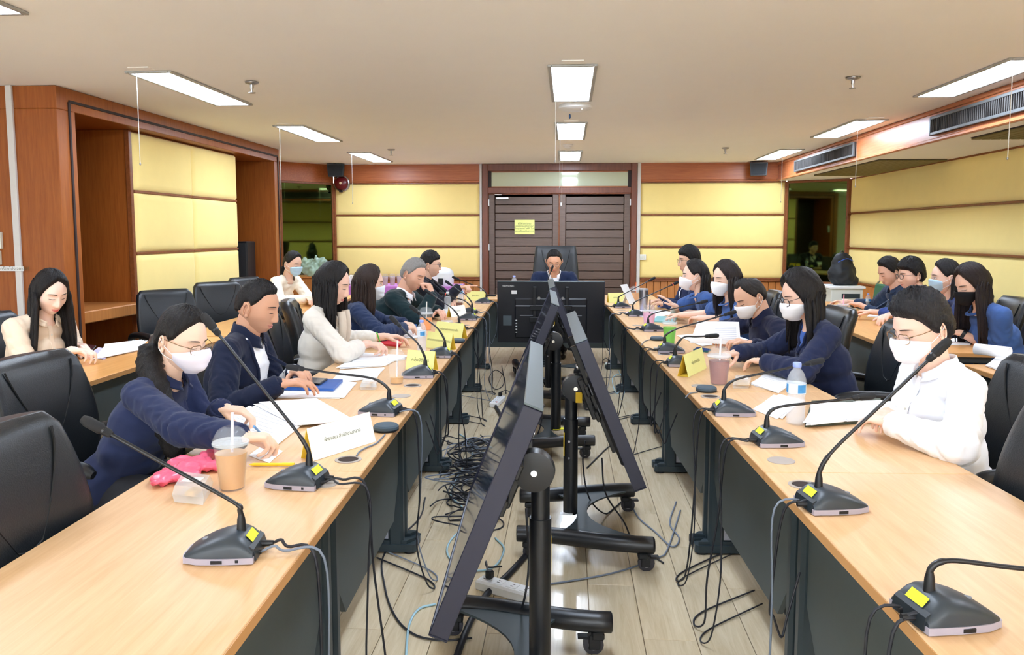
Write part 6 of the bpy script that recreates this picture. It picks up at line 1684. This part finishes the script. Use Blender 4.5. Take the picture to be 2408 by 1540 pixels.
def bag(px0, px1, y, z, h, m, label, seed):
    a = at_far(px0, y, z); b_ = at_far(px1, y, z); c = (a+b_)/2; w = (b_-a).length; rnd = random.Random(seed); b = MB()
    for k in range(7): b.ell((rnd.uniform(-.35, .35)*w, rnd.uniform(-.06, .06), rnd.uniform(.2, .6)*h), (w*.22, .08, h*.34), 12, 8)
    b.ell((0, 0, h*.3), (w*.46, .11, h*.32), 14, 8); b.ell((w*.12, 0, h*.85), (w*.08, .03, h*.2), 10, 8)
    co, no, fs = remesh(b, .012, 1)
    for i in range(len(co)): co[i] += no[i]*.03*noise.noise(Vector(co[i])*22); co[i][2] = max(co[i][2], .001)
    m_ = MB(); m_.add([tuple(x) for x in co], fs)
    return tag(mk('plastic_bag', m_, m, None, 'all', loc=c), label, 'bag')
M_BAGG = mat('plastic_greenish', (176, 206, 190), .12, alpha=.5, spec=.8, var=.2, scale=18)
M_BAGW = mat('plastic_white', (244, 244, 236), .15, alpha=.75, spec=.8, var=.1, scale=18)
bag(706, 768, 10.35, .88, .27, M_BAGG, 'crumpled clear greenish plastic bag of bottles before the corner mirror', 5)
tag(mk('bag_shelf', MB().box((0, 0, .43), (.62, .36, .86), None, .01).box((0, 0, .867), (.66, .4, .02), None, .004), M_WAINS, None, loc=(at_far(736, 10.35, 0).x, 10.4, 0)), 'low wooden cabinet under the clear plastic bag', 'cabinet')
bag(812, 884, 10.6, .747, .24, M_BAGW, 'crumpled white plastic bag on the purple cloth table', 9)
# small black backpack on the left chair row
lumpy([(640, 752), (690, 756), (698, 742), (650, 740)], TZ+.001, .12, mat('nylon_black', (28, 32, 38), .55), 'shoulder_bag', 'black bag on the far side desk behind the cream blazer woman', 'bag', seed=8, vox=.012)

# ------------------------------------------------------------------ floor cables, power strips
def fl_pts(px, z=.008): return [on_z(a, b, z) for a, b in px]
def floor_cable(px, r, m, label, zs=None):
    pts = fl_pts(px)
    if zs:
        pts = [on_z(a, b, z) for (a, b), z in zip(px, zs)]
    P_ = catmull(pts, 8)
    for p in P_: p.z = max(p.z, r+.002)
    c = P_[0].copy()
    return tag(mk('floor_cable', MB().tube([p-c for p in P_], r, 8), m, None, 'all', loc=c), label, 'cable')
floor_cable([(1080, 1020), (1100, 1035), (1112, 1065), (1088, 1100), (1060, 1160), (1085, 1190), (1100, 1225), (1060, 1270), (1052, 1300), (1075, 1330), (1120, 1342), (1165, 1330), (1185, 1290), (1165, 1265)], .0045, M_CABLEC, 'pale blue network cable looping beside the nearest display cart')
floor_cable([(1025, 1420), (985, 1432), (962, 1470), (955, 1540), (950, 1600)], .0045, M_CABLEC, 'pale blue network cable end at the bottom of the picture')
floor_cable([(1000, 1170), (985, 1220), (905, 1300), (905, 1380), (930, 1450), (975, 1492), (1040, 1505), (1110, 1500)], .004, M_CABLE, 'black cable curving from the left tables to the nearest display')
floor_cable([(1250, 1378), (1340, 1366), (1450, 1345), (1545, 1312), (1570, 1290), (1600, 1200)], .004, M_CABLEB, 'grey cable stretched across the aisle floor')
floor_cable([(1165, 955), (1180, 990), (1160, 1030), (1135, 1042), (1110, 1050)], .013, M_CABLE, 'thick black bundled cable beside the far power strip')
floor_cable([(1245, 1300), (1195, 1355), (1150, 1395), (1120, 1440), (1095, 1490), (1070, 1560)], .013, M_CABLE, 'thick black bundled cable under the nearest display')
floor_cable([(1455, 870), (1465, 900), (1450, 925), (1440, 890), (1460, 880), (1470, 910), (1462, 940)], .004, M_CABLEC, 'pale cable coil by the right far power strip')
floor_cable([(1400, 985), (1440, 990), (1450, 1030), (1420, 1060), (1380, 1100)], .004, M_CABLE, 'black cable coil beside the right facing display cart')
floor_cable([(1480, 1175), (1500, 1215), (1540, 1250), (1580, 1285), (1597, 1265), (1575, 1230), (1590, 1180)], .004, M_CABLEB, 'grey cable loop on the floor before the right tables')
floor_cable([(1180, 860), (1185, 900), (1165, 915), (1150, 890), (1165, 870), (1185, 885), (1190, 925)], .004, M_CABLE, 'thin dark cable coil before the far left table foot')
# the big tangle: nobody could count its loops
rnd = random.Random(5); tg = MB(); ctr = on_z(1110, 1130, .01); ext = on_z(1185, 1130, .01)
for k in range(34):
    c = on_z(1118+rnd.gauss(0, 24), 1120+rnd.gauss(0, 46), .01); rx = rnd.uniform(.05, .17); ry = rnd.uniform(.05, .22); a0 = rnd.uniform(0, 6); rot = rnd.uniform(0, PI); z0 = rnd.uniform(.006, .05)
    n = rnd.randint(12, 18); turns = rnd.uniform(.8, 1.9); pts = []
    for i in range(n+1):
        a = a0+2*PI*turns*i/n; w = 1+.25*math.sin(a*2.3+k)
        v = Vector((rx*w*math.cos(a), ry*w*math.sin(a), 0)); v.rotate(Euler((0, 0, rot)))
        pts.append((c.x+v.x, c.y+v.y, max(.006, z0+.02*math.sin(a*1.7+k))))
    tg.cur = 0 if k % 6 else 1
    tg.tube(catmull(pts, 4), rnd.choice((.0032, .004, .005)), 6)
tag(mk('cable_tangle', tg, [M_CABLE, M_CABLEB], None, 'all'), 'tangled heap of black cables on the aisle floor', 'cables', kind='stuff')
def strip(px, rz, L, label, m, n=4):
    p = on_z(px[0], px[1], 0); t = thing('power_strip', label, 'power strip', (p.x, p.y, .001), rz)
    mk('housing', MB().box((0, 0, .022), (.075, L, .044), None, .008), m, t)
    for k in range(n):
        y = -L/2+L*(k+.5)/n
        s_ = mk('socket', MB().box((0, y, .0445), (.045, L/n*.7, .003), None, .001), M_WHITEP, t)
        for dx in (-.008, .008): mk('slot', MB().box((dx, y, .0465), (.003, .012, .001)), M_BLACKP, s_)
    mk('switch', MB().box((.022, -L/2+.02, .046), (.014, .02, .006), None, .002), mat('switch_red', (210, 60, 50), .4), t)
    pl = mk('plug', MB().box((0, L/2-.05, .065), (.03, .03, .036), None, .006), M_BLACKP, t)
    mk('plug_lead', MB().tube(catmull([(0, L/2-.04, .08), (.05, L/2, .09), (.12, L/2+.04, .03), (.2, L/2+.02, .008)], 5), .004, 6), M_CABLE, pl)
strip((1190, 1398), RAD(62), .26, 'white power strip beside the foot of the nearest display cart', M_WHITEP)
strip((1170, 950), RAD(-8), .30, 'white power strip on the floor between the left tables and the second display', M_WHITEP)
strip((1450, 864), RAD(80), .26, 'pale green power strip under the far right table', mat('strip_green', (186, 206, 190), .5))
# leads of the display carts
for k, (t, pts) in enumerate(((mc1, [(.3, .05, .5), (.3, .04, .3), (.28, .06, .16), (.42, .1, .02), (.6, .12, .008)]), (mc2, [(-.2, .08, .42), (-.21, .07, .3), (-.16, .1, .14), (-.3, .2, .008), (-.5, .3, .008)]),
                              (mc2, [(.1, .14, .42), (.09, .16, .25), (.05, .25, .1), (.08, .3, .008), (.3, .4, .008)]), (mc3, [(-.1, .1, .5), (-.14, .1, .2), (-.2, .2, .01), (-.4, .3, .008)]), (mc5, [(.33, -.03, .42), (.34, -.06, .2), (.36, -.1, .01), (.4, -.3, .008)]))):
    P_ = catmull(pts, 6)
    for p in P_: p.z = max(p.z, .007)
    mk('power_lead', MB().tube(P_, .004, 6), M_CABLE, t, 'all')
bpy.data.scenes.remove(TMP)
